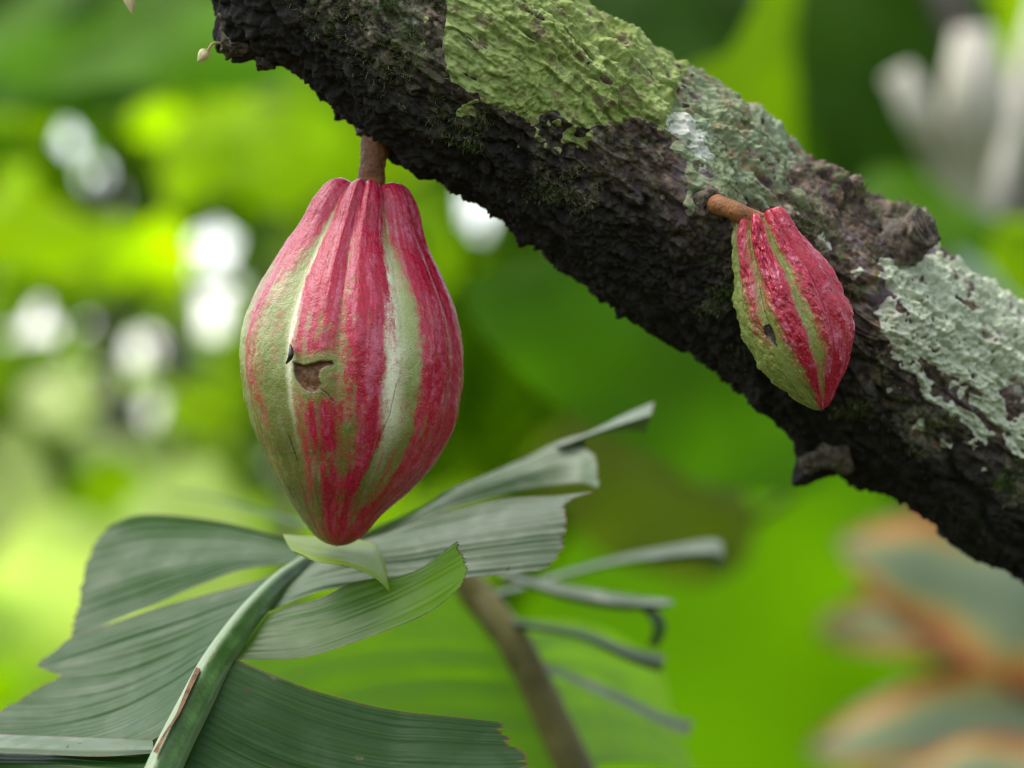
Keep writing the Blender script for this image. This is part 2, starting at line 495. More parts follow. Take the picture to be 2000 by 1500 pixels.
def crust(name, sdist, mat, lift, label=None, rough_a=0.0006, seed=90, edge=14.0, min_w=0.0):
    """a lichen thallus: its own skin, standing proud of the bark inside its outline"""
    m = sdist > 0
    keep = np.zeros((NS, NTH), bool)
    mm = m.copy()
    for a, b in ((0, 1), (1, 0), (0, -1), (-1, 0), (1, 1), (-1, -1)):
        mm |= np.roll(np.roll(m, a, 0), b, 1)
    h = np.clip(sdist / edge, -0.35, 1)
    up = lift * np.sign(h) * np.abs(h) ** 0.9
    rel = rough_a * (fbm(SA / .0028, X2 / .0028, Y2 / .0028, 3, seed) + .8 * vnoise(SA / .0013, X2 / .0013, Y2 / .0013, seed + 1)) * np.clip(h, 0, 1)
    lob = rough_a * 1.1 * (0.55 - worley(sk / .0075, X2 / .0036, Y2 / .0036, seed + 4)) * np.clip(h, 0, 1)
    # softened copy of the bark below
    g = surf + radial * (up + rel + lob)[..., None]
    vi = -np.ones(NS * NTH, np.int64)
    fm = mm.reshape(-1)[fq].all(1)
    ff = fq[fm]
    used = np.unique(ff)
    vi[used] = np.arange(len(used))
    o = mesh_obj(name, g.reshape(-1, 3)[used], vi[ff], mat, tree, {'edge': h.reshape(-1)[used], 'hh': ((rel + lob) / rough_a).reshape(-1)[used]})
    if label: o['label'] = label
    return o

def lichen_mat(name, c0, c1, c2, rim, spots=None, seed_off=0.0, rough=0.75):
    t = NT(name)
    n1, n2, n3 = t.noise(45, 5, .6), t.noise(240, 5, .6), t.noise(900, 3)
    c = t.mix(t.mapr(n1, .36, .64), c0, c1)
    c = t.mix(t.mapr(n2, .46, .7), c, c2)
    if spots: c = t.mix(t.math('MULTIPLY', t.mapr(t.noise(110, 4, .6, dist=.5), .54, .64), .85), c, spots)
    c = t.mix(t.mapr(t.math('ADD', t.attr('edge'), t.math('MULTIPLY', n2, .3)), .45, .12), c, rim)
    return t.done(t.bsdf(c, rough, 0.3, t.bump(t.math('ADD', n2, t.math('MULTIPLY', n3, .6)), 0.0008, .9)))

M_lg = lichen_mat('green_lichen', (0.19, 0.24, 0.055), (0.27, 0.33, 0.11), (0.11, 0.16, 0.022), (0.25, 0.26, 0.13), (0.12, 0.085, 0.045))
M_ld = lichen_mat('dull_lichen', (0.17, 0.20, 0.10), (0.22, 0.27, 0.17), (0.11, 0.13, 0.06), (0.2, 0.19, 0.14), (0.22, 0.15, 0.075))
M_lm = lichen_mat('mint_lichen', (0.36, 0.39, 0.28), (0.45, 0.49, 0.37), (0.26, 0.30, 0.19), (0.40, 0.36, 0.32), None)
M_lw = lichen_mat('white_lichen', (0.42, 0.43, 0.37), (0.50, 0.50, 0.44), (0.32, 0.36, 0.27), (0.42, 0.38, 0.36), None)
crust('green_lichen', sd_green, M_lg, 0.0011, 'yellow green crust lichen over furrowed bark', .0006, 90, 12)
crust('dull_lichen', sd_dull, M_ld, 0.0008, 'dull grey green crust lichen with ochre spots', .0009, 93, 14)
crust('mint_lichen', sd_mint, M_lm, 0.0014, 'pale mint lichen with lobed torn edge', .0017, 96, 14)
crust('white_lichen', sd_w1, M_lw, 0.0013, 'small white lichen rosette', .0006, 99, 12)
crust('white_lichen', sd_w2, M_lw, 0.0010, None, .0006, 101, 10)

# stubs on the bark
def knob(name, p0, p1, r0, r1, mat, parent, seed, amp, nseg=40, n=36, ring=0.0):
    p0, p1 = np.array(p0), np.array(p1)
    pts = [p0, (p0 + p1) / 2, p1, p1 + (p1 - p0) * .03]
    tt_ = np.linspace(0, 3, n)
    rads = cr(np.array([[r0], [r1], [r1], [r1 * .15]]), tt_)[:, 0]
    g, c, _ = tube_grid(pts, [r0, r1, r1, r1 * .15], nseg, n)
    nz_ = fbm(g[..., 0] / .006, g[..., 1] / .006, g[..., 2] / .006, 4, seed) + .5 * fbm(g[..., 0] / .0018, g[..., 1] / .0018, g[..., 2] / .0018, 2, seed + 5)
    out = g - c[:, None]; out /= np.linalg.norm(out, axis=-1, keepdims=True) + 1e-9
    g = g + out * (nz_ * amp)[..., None]
    ax = (p1 - p0) / np.linalg.norm(p1 - p0)
    g = g + ax * (nz_ * amp * 1.2 * np.linspace(0, 1, n)[:, None])[..., None]
    v = np.vstack([g.reshape(-1, 3), g[-1].mean(0)])
    k = n * nseg
    f = [tuple(x) for x in grid_faces(n, nseg, close_u=True)] + [(k, (n - 1) * nseg + i, (n - 1) * nseg + (i + 1) % nseg) for i in range(nseg)]
    return mesh_obj(name, v, f, mat, parent, {'moss': np.full(len(v), .2), 'upper': np.full(len(v), .4), 'speck': rng.uniform(0, .4, len(v)), 'cid': rng.uniform(0, 1, len(v))})
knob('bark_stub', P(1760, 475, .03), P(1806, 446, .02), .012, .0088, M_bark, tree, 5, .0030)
knob('bark_stub', P(1605, 395, .05), P(1652, 362, .045), .012, .0075, M_bark, tree, 6, .0030)
knob('bark_stub', P(505, 60, .005), P(517, 132, .002), .008, .0045, M_bark, tree, 8, .0022)
knob('bark_stub', P(470, 40, .005), P(455, 98, .0), .010, .0065, M_bark, tree, 9, .0032)
knob('bark_stub', P(1640, 880, .06), P(1572, 908, .055), .012, .005, M_bark, tree, 12, .0028)
knob('bark_stub', P(1335, 376, .02), P(1391, 399, -.012), .0095, .0066, M_bark, tree, 14, .0018)

knob('bark_stub', P(752, 205, .017), P(739, 268, .0125), .015, .0092, M_bark, tree, 17, .0022)
# moss filaments on the bark
t = NT('moss')
mc = t.mix(t.mapr(t.noise(70, 3), .4, .6), (0.10, 0.10, 0.05), (0.06, 0.12, 0.015))
mc = t.mix(t.mapr(t.noise(300, 2), .5, .7), mc, (0.22, 0.20, 0.13))
M_moss = t.done(t.mixsh(.25, t.bsdf(mc, .8, .2), t.transl(mc)))
dens = moss * (0.25 + (fbm(SA / .01, X2 / .01, Y2 / .01, 3, 81) > 0.05)) * (sd_green < 0) * (sd_mint < 0) * (sd_dull < 0) * (np.abs(th) < 1.7)[None, :]
dens *= ((px > 380) & (px < 2050) & (py > -60) & (py < 1200))
dens = dens.ravel() / dens.sum()
pick = rng.choice(len(dens), 9000, p=dens)
bp = verts[pick]; bn = nrm_s.reshape(-1, 3)[pick]
dirs = bn + rng.normal(0, .65, bn.shape) + np.array([0, 0, .15])
dirs /= np.linalg.norm(dirs, axis=1, keepdims=True)
side = np.cross(dirs, rng.normal(0, 1, bn.shape)); side /= np.linalg.norm(side, axis=1, keepdims=True)
ln = rng.uniform(.0012, .0034, (len(pick), 1)); wd = rng.uniform(.00012, .00032, (len(pick), 1))
bend = rng.normal(0, .0007, bn.shape)
q0, q1 = bp - side * wd - bn * .0003, bp + side * wd - bn * .0003
q2, q3 = bp + dirs * ln * .6 + side * wd * .8 + bend * .3, bp + dirs * ln * .6 - side * wd * .8 + bend * .3
q4 = bp + dirs * ln + bend
mv = np.stack([q0, q1, q2, q3, q4], 1).reshape(-1, 3)
ix = np.arange(len(pick))[:, None] * 5
mf = np.concatenate([ix + np.array([[0, 1, 2]]), ix + np.array([[0, 2, 3]]), ix + np.array([[3, 2, 4]])])
tag(mesh_obj('moss_filaments', mv, mf, M_moss, tree, smooth_sh=False), kind='stuff')

# ------------------------------------------------------------------ pods
def grid_lookup(rows, cols, vals, ry, cx):
    vals = np.asarray(vals, float)
    iy = np.clip(np.interp(ry, rows, np.arange(len(rows))), 0, len(rows) - 1.001)
    ixx = np.clip(np.interp(cx, cols, np.arange(len(cols))), 0, len(cols) - 1.001)
    y0, x0 = np.floor(iy).astype(int), np.floor(ixx).astype(int)
    fy, fx = iy - y0, ixx - x0
    return (vals[y0, x0] * (1 - fx) + vals[y0, x0 + 1] * fx) * (1 - fy) + (vals[y0 + 1, x0] * (1 - fx) + vals[y0 + 1, x0 + 1] * fx) * fy

def pod_mat(name, reds, greens, olive, palec):
    t = NT(name)
    red, pal, oli, scar, dk = [t.attr(a) for a in ('red', 'pale', 'olive', 'scar', 'dark')]
    nf = t.noise(1500, 3, .6); nm = t.noise(420, 4, .6); nl = t.noise(70, 4, .55)
    g = t.mix(t.mapr(nl, .35, .65), greens[0], greens[1])
    g = t.mix(oli, g, olive)
    g = t.mix(pal, g, palec)
    r = t.mix(t.mapr(nm, .35, .7), reds[0], reds[1])
    r = t.mix(t.mapr(nl, .5, .7), r, reds[2])
    r = t.mix(t.math('MULTIPLY', t.attr('sheen_bloom'), t.mapr(nm, .3, .6), clamp=True), r, (0.52, 0.17, 0.26))  # waxy bloom, with the skin's sheen painted in as pale pink
    rf = t.mapr(t.math('ADD', red, t.math('MULTIPLY', t.math('SUBTRACT', t.math('ADD', nm, nf), 1.0), .75)), .14, .66)
    c = t.mix(rf, g, r)
    sp = t.mapr(t.noise(1900, 1, .5), .66, .74)
    c = t.mix(t.math('MULTIPLY', sp, .22), c, (0.75, 0.62, 0.48))
    ds = t.mapr(t.noise(330, 1, .4), .80, .83)
    c = t.mix(ds, c, (0.04, 0.02, 0.012))
    c = t.mix(scar, c, t.mix(t.mapr(nm, .35, .65), (0.075, 0.028, 0.009), (0.15, 0.065, 0.02)))
    c = t.mix(dk, c, (0.025, 0.016, 0.01))
    ro = t.mapr(nm, .3, .7, .17, .33)
    ro = t.math('ADD', ro, t.math('MULTIPLY', scar, .3))
    return t.done(t.bsdf(c, ro, .42, t.bump(t.math('ADD', nm, t.math('MULTIPLY', nf, .4)), .0006, .8), coat=.0))

def make_pod(name, label, top, tip, prof, offs, d, R0, amp_t, grooves, seed, colour, mat, wr_amp, na=420, nph=520):
    top, tip = np.array(top, float), np.array(tip, float)
    L = np.hypot(*(tip - top)); ax = (tip - top) / L
    k = S * (D0 + d) / D0
    A = np.array([ax[0], 0, -ax[1]]); Rv = np.array([ax[1], 0, ax[0]])      # along, and screen right of, the axis
    Fv = np.array([0, -1.0, 0])
    prof = np.array(prof, float)
    seg = np.concatenate([[0], np.cumsum(np.hypot(*np.diff(prof, axis=0).T))])
    tpar = np.interp(np.linspace(0, seg[-1], na), seg, np.arange(len(prof)))
    pr = cr(prof, tpar); r, a = np.maximum(pr[:, 0], 0), pr[:, 1]
    r[0] = r[-1] = 0
    off = np.interp(a, [o[0] for o in offs], [o[1] for o in offs])
    ph = np.concatenate([np.linspace(-1.75, 1.75, int(nph * .8))[:-1], np.linspace(1.75, 2 * np.pi - 1.75, int(nph * .2) + 1)[:-1]])
    PH, AA = np.meshgrid(ph, a, indexing='xy')
    RR = r[:, None] + 0 * PH
    aL = np.clip(AA / L, 0, 1)
    sway = 0.05 * fbm(aL * 3, np.cos(PH) * 1.5, np.sin(PH) * 1.5, 2, seed)
    am = np.interp(aL, *zip(*amp_t))
    gr = np.zeros_like(PH)
    for gphi, depth, width in grooves:
        dphi = np.angle(np.exp(1j * (PH + sway - math.radians(gphi))))
        gr = np.maximum(gr, depth * np.exp(-np.abs(dphi / math.radians(width)) ** 1.3))
    wrk = fbm(aL * 11, np.cos(PH) * 9, np.sin(PH) * 9, 3, seed + 3)
    wrk2 = fbm(aL * 34, np.cos(PH) * 13, np.sin(PH) * 13, 3, seed + 6)
    body = smooth(0, .04, aL) * smooth(1.0, .93, aL)
    RR = RR * (1 - am * gr) + (wrk * wr_amp * 1.6 + wrk2 * wr_amp) * (1 - .7 * np.clip(gr * 1.5, 0, 1)) * body / k
    AA2 = AA + am * gr * 60 * smooth(.12, 0, aL)          # furrows notch the shoulder
    top3 = P(top[0], top[1], d)
    at = colour(PH, AA, L, gr, seed)
    RR = RR - at.pop('sink') / k
    g = top3 + k * (AA2[..., None] * A + (off[:, None] + RR * np.sin(PH))[..., None] * Rv + (RR * np.cos(PH))[..., None] * Fv)
    nph_ = len(ph)
    pod = empty(name, top3, label, 'cocoa pod')
    husk = mesh_obj('husk', g, grid_faces(na, nph_, close_u=True), mat, pod, at)
    return pod, g, ph, a

def blotch(x, y, seed, n=3):
    return fbm(x, y, 0 * x, n, seed)

# --- the big pod
def yA(y): return (y - 360) * 1.0041
big_prof_y = [(0, 374), (26, 370), (44, 357), (64, 353), (84, 363), (102, 388), (114, 415), (126, 448), (146, 484), (172, 530), (196, 578), (213, 628), (222, 680),
              (222, 730), (215, 778), (204, 820), (186, 862), (161, 906), (132, 947), (104, 978), (81, 1005), (62, 1030), (45, 1048), (24, 1061), (0, 1067)]
big_prof = [(r, yA(y)) for r, y in big_prof_y]
cx_y = [(350, 721), (420, 711), (480, 703), (600, 696), (680, 690), (750, 687), (820, 687), (900, 682), (950, 671), (1000, 661), (1066, 656)]
big_off = [(yA(y), x - (720 - 0.0907 * (y - 360))) for y, x in cx_y]
b_cols = [-110, -80, -66, -54, -48, -40, -33, -29, -22, -12, -5, 3, 12, 17, 21, 30, 38, 43, 55, 90, 120]
b_rows = [350, 450, 550, 650, 750, 850, 930, 1060]
b_red = [
 [.9, .95, .95, .95, .95, .80, .70, .95, 1., .95, .90, 1., 1., 1., 1., .80, 1., 1., 1., 1., .8],
 [.7, .75, .90, .92, .85, .45, .30, .85, .95, .9, .68, .95, 1., 1., .92, .28, .65, .95, 1., 1., .8],
 [.4, .40, .75, .60, .30, .12, .08, .70, .92, .85, .60, .9, 1., .97, .50, .05, .12, .75, .98, 1., .8],
 [.1, .15, .68, .50, .18, .05, .10, .60, .60, .55, .50, .70, .95, .95, .25, .05, .08, .62, .98, 1., .8],
 [.0, .05, .30, .38, .12, .02, .05, .28, .42, .40, .42, .55, .95, .85, .15, .02, .05, .58, .95, 1., .8],
 [.0, .02, .05, .22, .08, .02, .05, .25, .50, .75, .50, .42, .80, .80, .15, .04, .10, .55, .75, .95, .8],
 [.0, .05, .08, .12, .10, .10, .15, .40, .38, .75, .60, .55, .85, .30, .10, .25, .50, .60, .70, .9, .8],
 [.1, .10, .15, .22, .25, .30, .35, .45, .55, .70, .60, .70, .75, .70, .70, .75, .8, .8, .8, .8, .8]]
def big_colour(PH, AA, L, gr, seed):
    y = AA / 1.0041 + 360
    deg = np.degrees(np.angle(np.exp(1j * PH)))
    wx = 2.4 * blotch(y / 60, deg / 12, 201) + 1.2 * blotch(y / 20, deg / 4, 202)
    red = grid_lookup(b_rows, b_cols, b_red, y, deg + wx)
    red = red + .34 * blotch(y / 90, deg / 3.6, 203, 4) - .30 * smooth(.1, .6, blotch(y / 110, deg / 14, 208)) * smooth(560, 640, y) * smooth(14, 4, deg) + .22 * blotch(y / 18, deg / 2.5, 204, 3)
    pale = .95 * np.exp(-((deg - 24 - 3 * blotch(y / 120, deg / 60, 207)) / 6.5) ** 2) * smooth(430, 560, y) * smooth(960, 720, y)
    pale = pale + .9 * np.exp(-((deg + 31) / 2.6) ** 2) * smooth(430, 520, y) * smooth(900, 640, y)
    pale = np.clip(pale + .12 * blotch(y / 40, deg / 6, 205), 0, 1)
    olive = np.clip(smooth(640, 900, y) * .85 + .25 * np.exp(-((deg + 10) / 18) ** 2) * smooth(560, 700, y) + .2 * blotch(y / 60, deg / 8, 206), 0, 1)
    # the chewed scar, in degrees and photo rows
    cxp = np.interp(y, [q[0] for q in cx_y], [q[1] for q in cx_y])
    rp = np.interp(y, [b for a, b in big_prof_y], [a for a, b in big_prof_y])
    xx = cxp + rp * np.sin(PH) * 1.0
    fr_ = np.cos(PH) > 0
    nz_ = 3.0 * blotch(xx / 9, y / 9, 210)
    sdv = np.where(fr_, poly_sd(xx, y, [(583, 718), (606, 721), (628, 716), (645, 711), (664, 708), (667, 716), (652, 720), (640, 728), (637, 742), (642, 754), (636, 767), (622, 772), (604, 763), (590, 750), (585, 735)]), -99) + nz_ * .6
    scar = smooth(-1.5, 1.5, sdv)
    halo = smooth(-26, -3, sdv) * (1 - scar)
    red = red * (1 - .75 * halo)
    dark = np.exp(-(np.abs(sdv - .3) / 1.3) ** 2) * .6
    def line(pts, w):
        pts = np.array(pts, float); dd = np.full(xx.shape, 1e9)
        for (x0, y0), (x1, y1) in zip(pts[:-1], pts[1:]):
            ex, ey = x1 - x0, y1 - y0
            tt_ = np.clip(((xx - x0) * ex + (y - y0) * ey) / (ex * ex + ey * ey), 0, 1)
            dd = np.minimum(dd, np.hypot(xx - x0 - tt_ * ex, y - y0 - tt_ * ey))
        return np.where(fr_, smooth(w, w * .35, dd + .5 * blotch(xx / 6, y / 6, 215)), 0)
    dark = np.maximum(dark, .8 * line([(640, 762), (655, 772), (664, 784)], 1.6))
    dark = np.maximum(dark, .7 * line([(570, 858), (577, 878), (586, 904)], 1.9))
    dark = np.maximum(dark, .55 * line([(790, 740), (775, 800), (750, 850), (730, 900)], 1.7))
    dark = np.maximum(dark, .5 * line([(655, 712), (663, 715), (660, 720)], 2.2))
    dark = np.maximum(dark, .5 * line([(482, 720), (487, 760), (500, 810), (520, 860)], 1.5))
    sheen_bloom = .42 * smooth(.05, .5, blotch(y / 75, deg / 2.6, 221, 3)) * smooth(1000, 700, y) + .22 * smooth(.1, .5, blotch(y / 30, deg / 5, 222, 3))  # streaks along the ridges: wax and painted sheen together
    return {'sheen_bloom': np.clip(sheen_bloom, 0, .8), 'red': np.clip(red, 0, 1), 'pale': pale, 'olive': olive, 'scar': scar, 'dark': np.clip(dark, 0, 1),
            'sink': .0020 * smooth(0, 5, sdv) * (1 + .3 * nz_ / 3) + .0003 * dark }
M_pod = pod_mat('pod_skin', ((0.29, 0.001, 0.016), (0.39, 0.004, 0.040), (0.32, 0.010, 0.034)), ((0.19, 0.23, 0.065), (0.27, 0.31, 0.11)), (0.12, 0.12, 0.022), (0.74, 0.71, 0.52))
big_gr = [(-72, .55, 7), (-35, 1., 13), (-5, .55, 6), (31, 1.0, 15), (66, .5, 7), (102, 1., 13), (140, .6, 7), (178, 1., 13), (-142, .6, 7), (-106, 1., 13)]
pod1, pg, pph, pa = make_pod('cocoa_pod', 'large ripening red and green striped cocoa pod with brown scar', (720, 360), (656, 1067), big_prof, big_off, .01, 0,
         [(0, .22), (.08, .23), (.2, .15), (.45, .08), (.75, .065), (.95, .035), (1, 0)], big_gr, 300, big_colour, M_pod, .00042, 520, 640)
t = NT('pod_stalk')
sc_ = t.mix(t.mapr(t.noise(90, 5, .6), .35, .65), (0.10, 0.036, 0.012), (0.28, 0.115, 0.035))
sc_ = t.mix(t.mapr(t.noise(420, 3, .6), .60, .68), sc_, (0.03, 0.014, 0.008))
M_stem = t.done(t.bsdf(sc_, .6, .35, t.bump(t.noise(500, 4), .0010)))
tube('stalk', [P(742, 232, .016), P(736, 275, .012), P(729, 320, .010), (P(722, 378, .010))], [.0105, .0070, .0058, .0064], M_stem, pod1, 40, 80, .0009, .004, 4)

# --- the small pod
sm_prof = [(0, 14), (14, 9), (30, -5), (46, -4), (58, 14), (66, 40), (72, 60), (82, 90), (93, 122), (103, 160), (107, 195), (107, 225), (103, 258), (94, 288), (78, 318), (58, 345), (40, 367), (25, 385), (13, 396), (0, 402)]
sm_off = [(0, 0), (60, -3), (120, 3), (180, 3), (250, 8), (320, 5), (402, 0)]
s_cols = [-120, -75, -58, -48, -38, -30, -22, -12, -4, 2, 8, 16, 25, 40, 70, 120]
s_rows = [0, 60, 140, 220, 300, 360, 402]
s_red = [
 [.1, .3, .8, .85, .3, .7, .95, .95, .6, .3, .5, .95, .95, .95, .95, .9],
 [.0, .1, .7, .75, .2, .6, .98, .98, .7, .15, .3, .9, .98, .95, .95, .9],
 [.0, .05, .4, .6, .2, .4, .90, .98, .85, .10, .15, .7, .95, .95, .95, .9],
 [.0, .0, .2, .4, .12, .2, .65, .95, .95, .15, .10, .55, .95, .95, .95, .9],
 [.0, .0, .05, .1, .05, .1, .30, .80, .95, .40, .15, .45, .9, .98, .98, .9],
 [.0, .0, .0, .05, .05, .1, .20, .55, .95, .60, .35, .6, .95, .98, .98, .9],
 [.0, .0, .1, .1, .1, .2, .3, .5, .8, .7, .6, .8, .9, .9, .9, .9]]
def small_colour(PH, AA, L, gr, seed):
    deg = np.degrees(np.angle(np.exp(1j * PH)))
    wx = 2.5 * blotch(AA / 40, deg / 10, 251) + 1.2 * blotch(AA / 14, deg / 4, 252)
    red = grid_lookup(s_rows, s_cols, s_red, AA, deg + wx)
    red = red + .22 * blotch(AA / 50, deg / 4, 253, 4) + .1 * blotch(AA / 12, deg / 4, 254, 3)
    rp = np.interp(AA, [b for a, b in sm_prof[3:]], [a for a, b in sm_prof[3:]])
    lat = rp * np.sin(PH) + np.interp(AA, *zip(*sm_off))
    xx = 1482 + .306 * AA + .952 * lat; yy = 420 + .952 * AA - .306 * lat
    fr_ = np.cos(PH) > 0
    sdv = np.where(fr_, poly_sd(xx, yy, [(1479, 640), (1487, 636), (1494, 648), (1502, 668), (1506, 683), (1499, 676), (1492, 664), (1485, 662), (1480, 652)]), -99) + 1.2 * blotch(xx / 6, yy / 6, 261)
    dark = smooth(-1, 1.5, sdv)
    dd = np.where(fr_, np.abs(deg + 38 + 1.5 * blotch(AA / 40, deg / 90, 264)), 99)
    dark = np.maximum(dark, .65 * smooth(1.0, .3, dd) * smooth(60, 120, AA) * smooth(260, 170, AA))
    dark = np.maximum(dark, smooth(395, 402, AA) * .8)
    olive = np.clip(.25 + .3 * smooth(200, 380, AA) + .3 * blotch(AA / 30, deg / 14, 266), 0, 1)
    sheen_bloom = .5 * smooth(.1, .5, blotch(AA / 22, deg / 6, 271, 3))
    return {'sheen_bloom': sheen_bloom, 'red': np.clip(red, 0, 1), 'pale': .10 * gr, 'olive': olive, 'scar': 0 * PH, 'dark': np.clip(dark, 0, 1), 'sink': .0006 * smooth(0, 4, sdv)}
M_pod2 = pod_mat('small_pod_skin', ((0.25, 0.001, 0.014), (0.34, 0.006, 0.036), (0.32, 0.022, 0.036)), ((0.16, 0.21, 0.035), (0.21, 0.26, 0.06)), (0.13, 0.15, 0.025), (0.40, 0.44, 0.22))
sm_gr = [(-75, .8, 9), (-38, 1., 9), (5, 1.1, 11), (36, 1.0, 9), (64, 1.0, 9), (98, .9, 9), (150, .8, 9), (-160, .9, 9), (-115, .8, 9)]
pod2, _, _, _ = make_pod('cocoa_pod', 'small unripe crimson and green cocoa pod lying against the trunk', (1482, 420), (1605, 802), sm_prof, sm_off, -.016, 0,
         [(0, .26), (.1, .23), (.3, .16), (.6, .12), (.85, .08), (1, 0)], sm_gr, 330, small_colour, M_pod2, .00100, 380, 520)
tube('stalk', [P(1345, 380, .035), P(1393, 397, -.010), P(1430, 410, -.018), P(1484, 436, -.016)], [.0060, .0046, .0041, .0047], M_stem, pod2, 32, 50, .0003, .003, 8)

# small dark insect on the big pod
M_black = simple_mat('black_shell', (0.008, 0.006, 0.005), (0.02, 0.014, 0.01), 900, .35, .5, .0002)
def on_pod(x, y, lift=.0006):
    cxp = np.interp(y, [q[0] for q in cx_y], [q[1] for q in cx_y])
    qx, qy = to_px(pg)
    dd = np.where(np.cos(pph)[None, :] > 0, (qx - x) ** 2 + (qy - y) ** 2, 1e12)
    i = np.unravel_index(np.argmin(dd), dd.shape)
    return pg[i] + np.array([0, -lift, 0])
ins = empty('insect', on_pod(564, 692, 0), 'tiny curled black insect clinging to the large pod', 'insect')
tube('body', [on_pod(568, 673, .002), on_pod(570, 685, .003), on_pod(568, 698, .0032), on_pod(560, 710, .0026)], [.0004, .0010, .0011, .0004], M_black, ins, 12, 24)
tube('leg', [on_pod(566, 695, .0028), on_pod(558, 690, .0030), on_pod(556, 682, .0016)], [.00014, .00012, .0001], M_stem, ins, 6, 10)

# ------------------------------------------------------------------ flower buds
M_bud = simple_mat('bud_petal', (0.55, 0.45, 0.22), (0.64, 0.55, 0.32), 160, .55, .4, .0003)
M_budstalk = simple_mat('bud_stalk', (0.36, 0.22, 0.10), (0.42, 0.30, 0.14), 160, .6, .4, .0002)
def bud(p_att, p_mid, p_top, p_tip, rmax, label):
    p_top, p_tip = np.array(p_top), np.array(p_tip)
    b = empty('flower_bud', p_att, label, 'flower bud')
    tube('stalk', [p_att, p_mid, p_top], [.0005, .0005, .0006], M_budstalk, b, 10, 30)
    ax = p_tip - p_top; L = np.linalg.norm(ax); ax /= L
    e1 = np.cross(ax, [0, 1, 0]); e1 /= np.linalg.norm(e1); e2 = np.cross(ax, e1)
    for k in range(5):                                    # five closed sepals meeting in a point
        a0 = 2 * np.pi * k / 5
        uu = np.linspace(0, 1, 24); ww = np.linspace(-.66, .66, 9)
        r = rmax * np.sin(np.pi * np.clip(uu, 0, 1) ** .72) ** .8 * (1 - .25 * uu)
        ang = a0 + ww[None, :] * (1 - .0 * uu[:, None])
        ridge = 1 + .10 * np.cos(ww * 2.3)[None, :] - .05 * (k % 2)
        g = p_top + (uu * L)[:, None, None] * ax + (r[:, None] * ridge)[..., None] * (np.cos(ang)[..., None] * e1 + np.sin(ang)[..., None] * e2)
        mesh_obj('sepal', g, grid_faces(24, 9), M_bud, b)
    return b
bud(P(446, 86, .0), P(418, 84, -.004), P(406, 98, -.004), P(386, 120, -.004), .0027, 'pale flower bud on a thin arched stalk beside the trunk')
bud(P(262, -120, .005), P(258, -60, .003), P(250, -28, .0), P(258, 27, .0), .0032, 'pale pointed flower bud hanging on its own away from the trunk')

# ------------------------------------------------------------------ banana leaves
def banana_mat(name, refl, refl2, trans, mixf, vein_f, rough=.38, spec=.55, edge=True, waxy=0.0, root=None):
    t = NT(name)
    u, v, e = t.attr('u'), t.attr('v'), t.attr('e')
    nl = t.noise(16, 4, .55); nf = t.noise(260, 4, .6)
    c = t.mix(t.mapr(nl, .35, .65), refl, refl2)
    if root: c = t.mix(t.mapr(t.math('ADD', u, t.math('MULTIPLY', nl, .3)), .62, .95), root, c)
    vv = t.math('SINE', t.math('MULTIPLY', v, vein_f))
    c = t.mix(t.mapr(t.math('MULTIPLY', vv, t.noise(30, 3)), .2, .7, 0, .10), c, (0.10, 0.15, 0.06))
    wx = t.mapr(t.math('ADD', t.noise(38, 5, .6, dist=.8), t.math('MULTIPLY', vv, .03)), .50, .66)
    if waxy: c = t.mix(t.math('MULTIPLY', wx, waxy), c, (0.34, 0.37, 0.31))
    spk = t.mapr(t.noise(300, 1, .4, dist=.2), .755, .775)
    c = t.mix(spk, c, (0.05, 0.03, 0.015))
    bl = t.math('MULTIPLY', t.mapr(t.noise(75, 3, .5, dist=.6), .70, .76), .7)
    c = t.mix(bl, c, (0.10, 0.085, 0.04))
    tc = t.mix(t.mapr(nl, .35, .65), trans, tuple(x * .8 for x in trans))
    if edge:
        eb = t.mapr(t.math('ADD', e, t.math('MULTIPLY', t.math('SUBTRACT', nf, .5), .0020)), .0013, .0003)
        c = t.mix(eb, c, (0.10, 0.05, 0.018)); tc = t.mix(eb, tc, (0.06, 0.03, 0.01))
    fine = t.math('SINE', t.math('MULTIPLY', v, vein_f * 7))
    h = t.math('ADD', t.math('MULTIPLY', vv, .6), t.math('MULTIPLY', fine, .03))
    h = t.math('ADD', h, t.math('MULTIPLY', nf, .25))
    nr = t.bump(h, .00022, .7)
    ro = t.mapr(t.noise(60, 4), .3, .7, rough - .07, rough + .1)
    return t.done(t.mixsh(mixf, t.bsdf(c, ro, spec, nr), t.transl(tc, nr)))

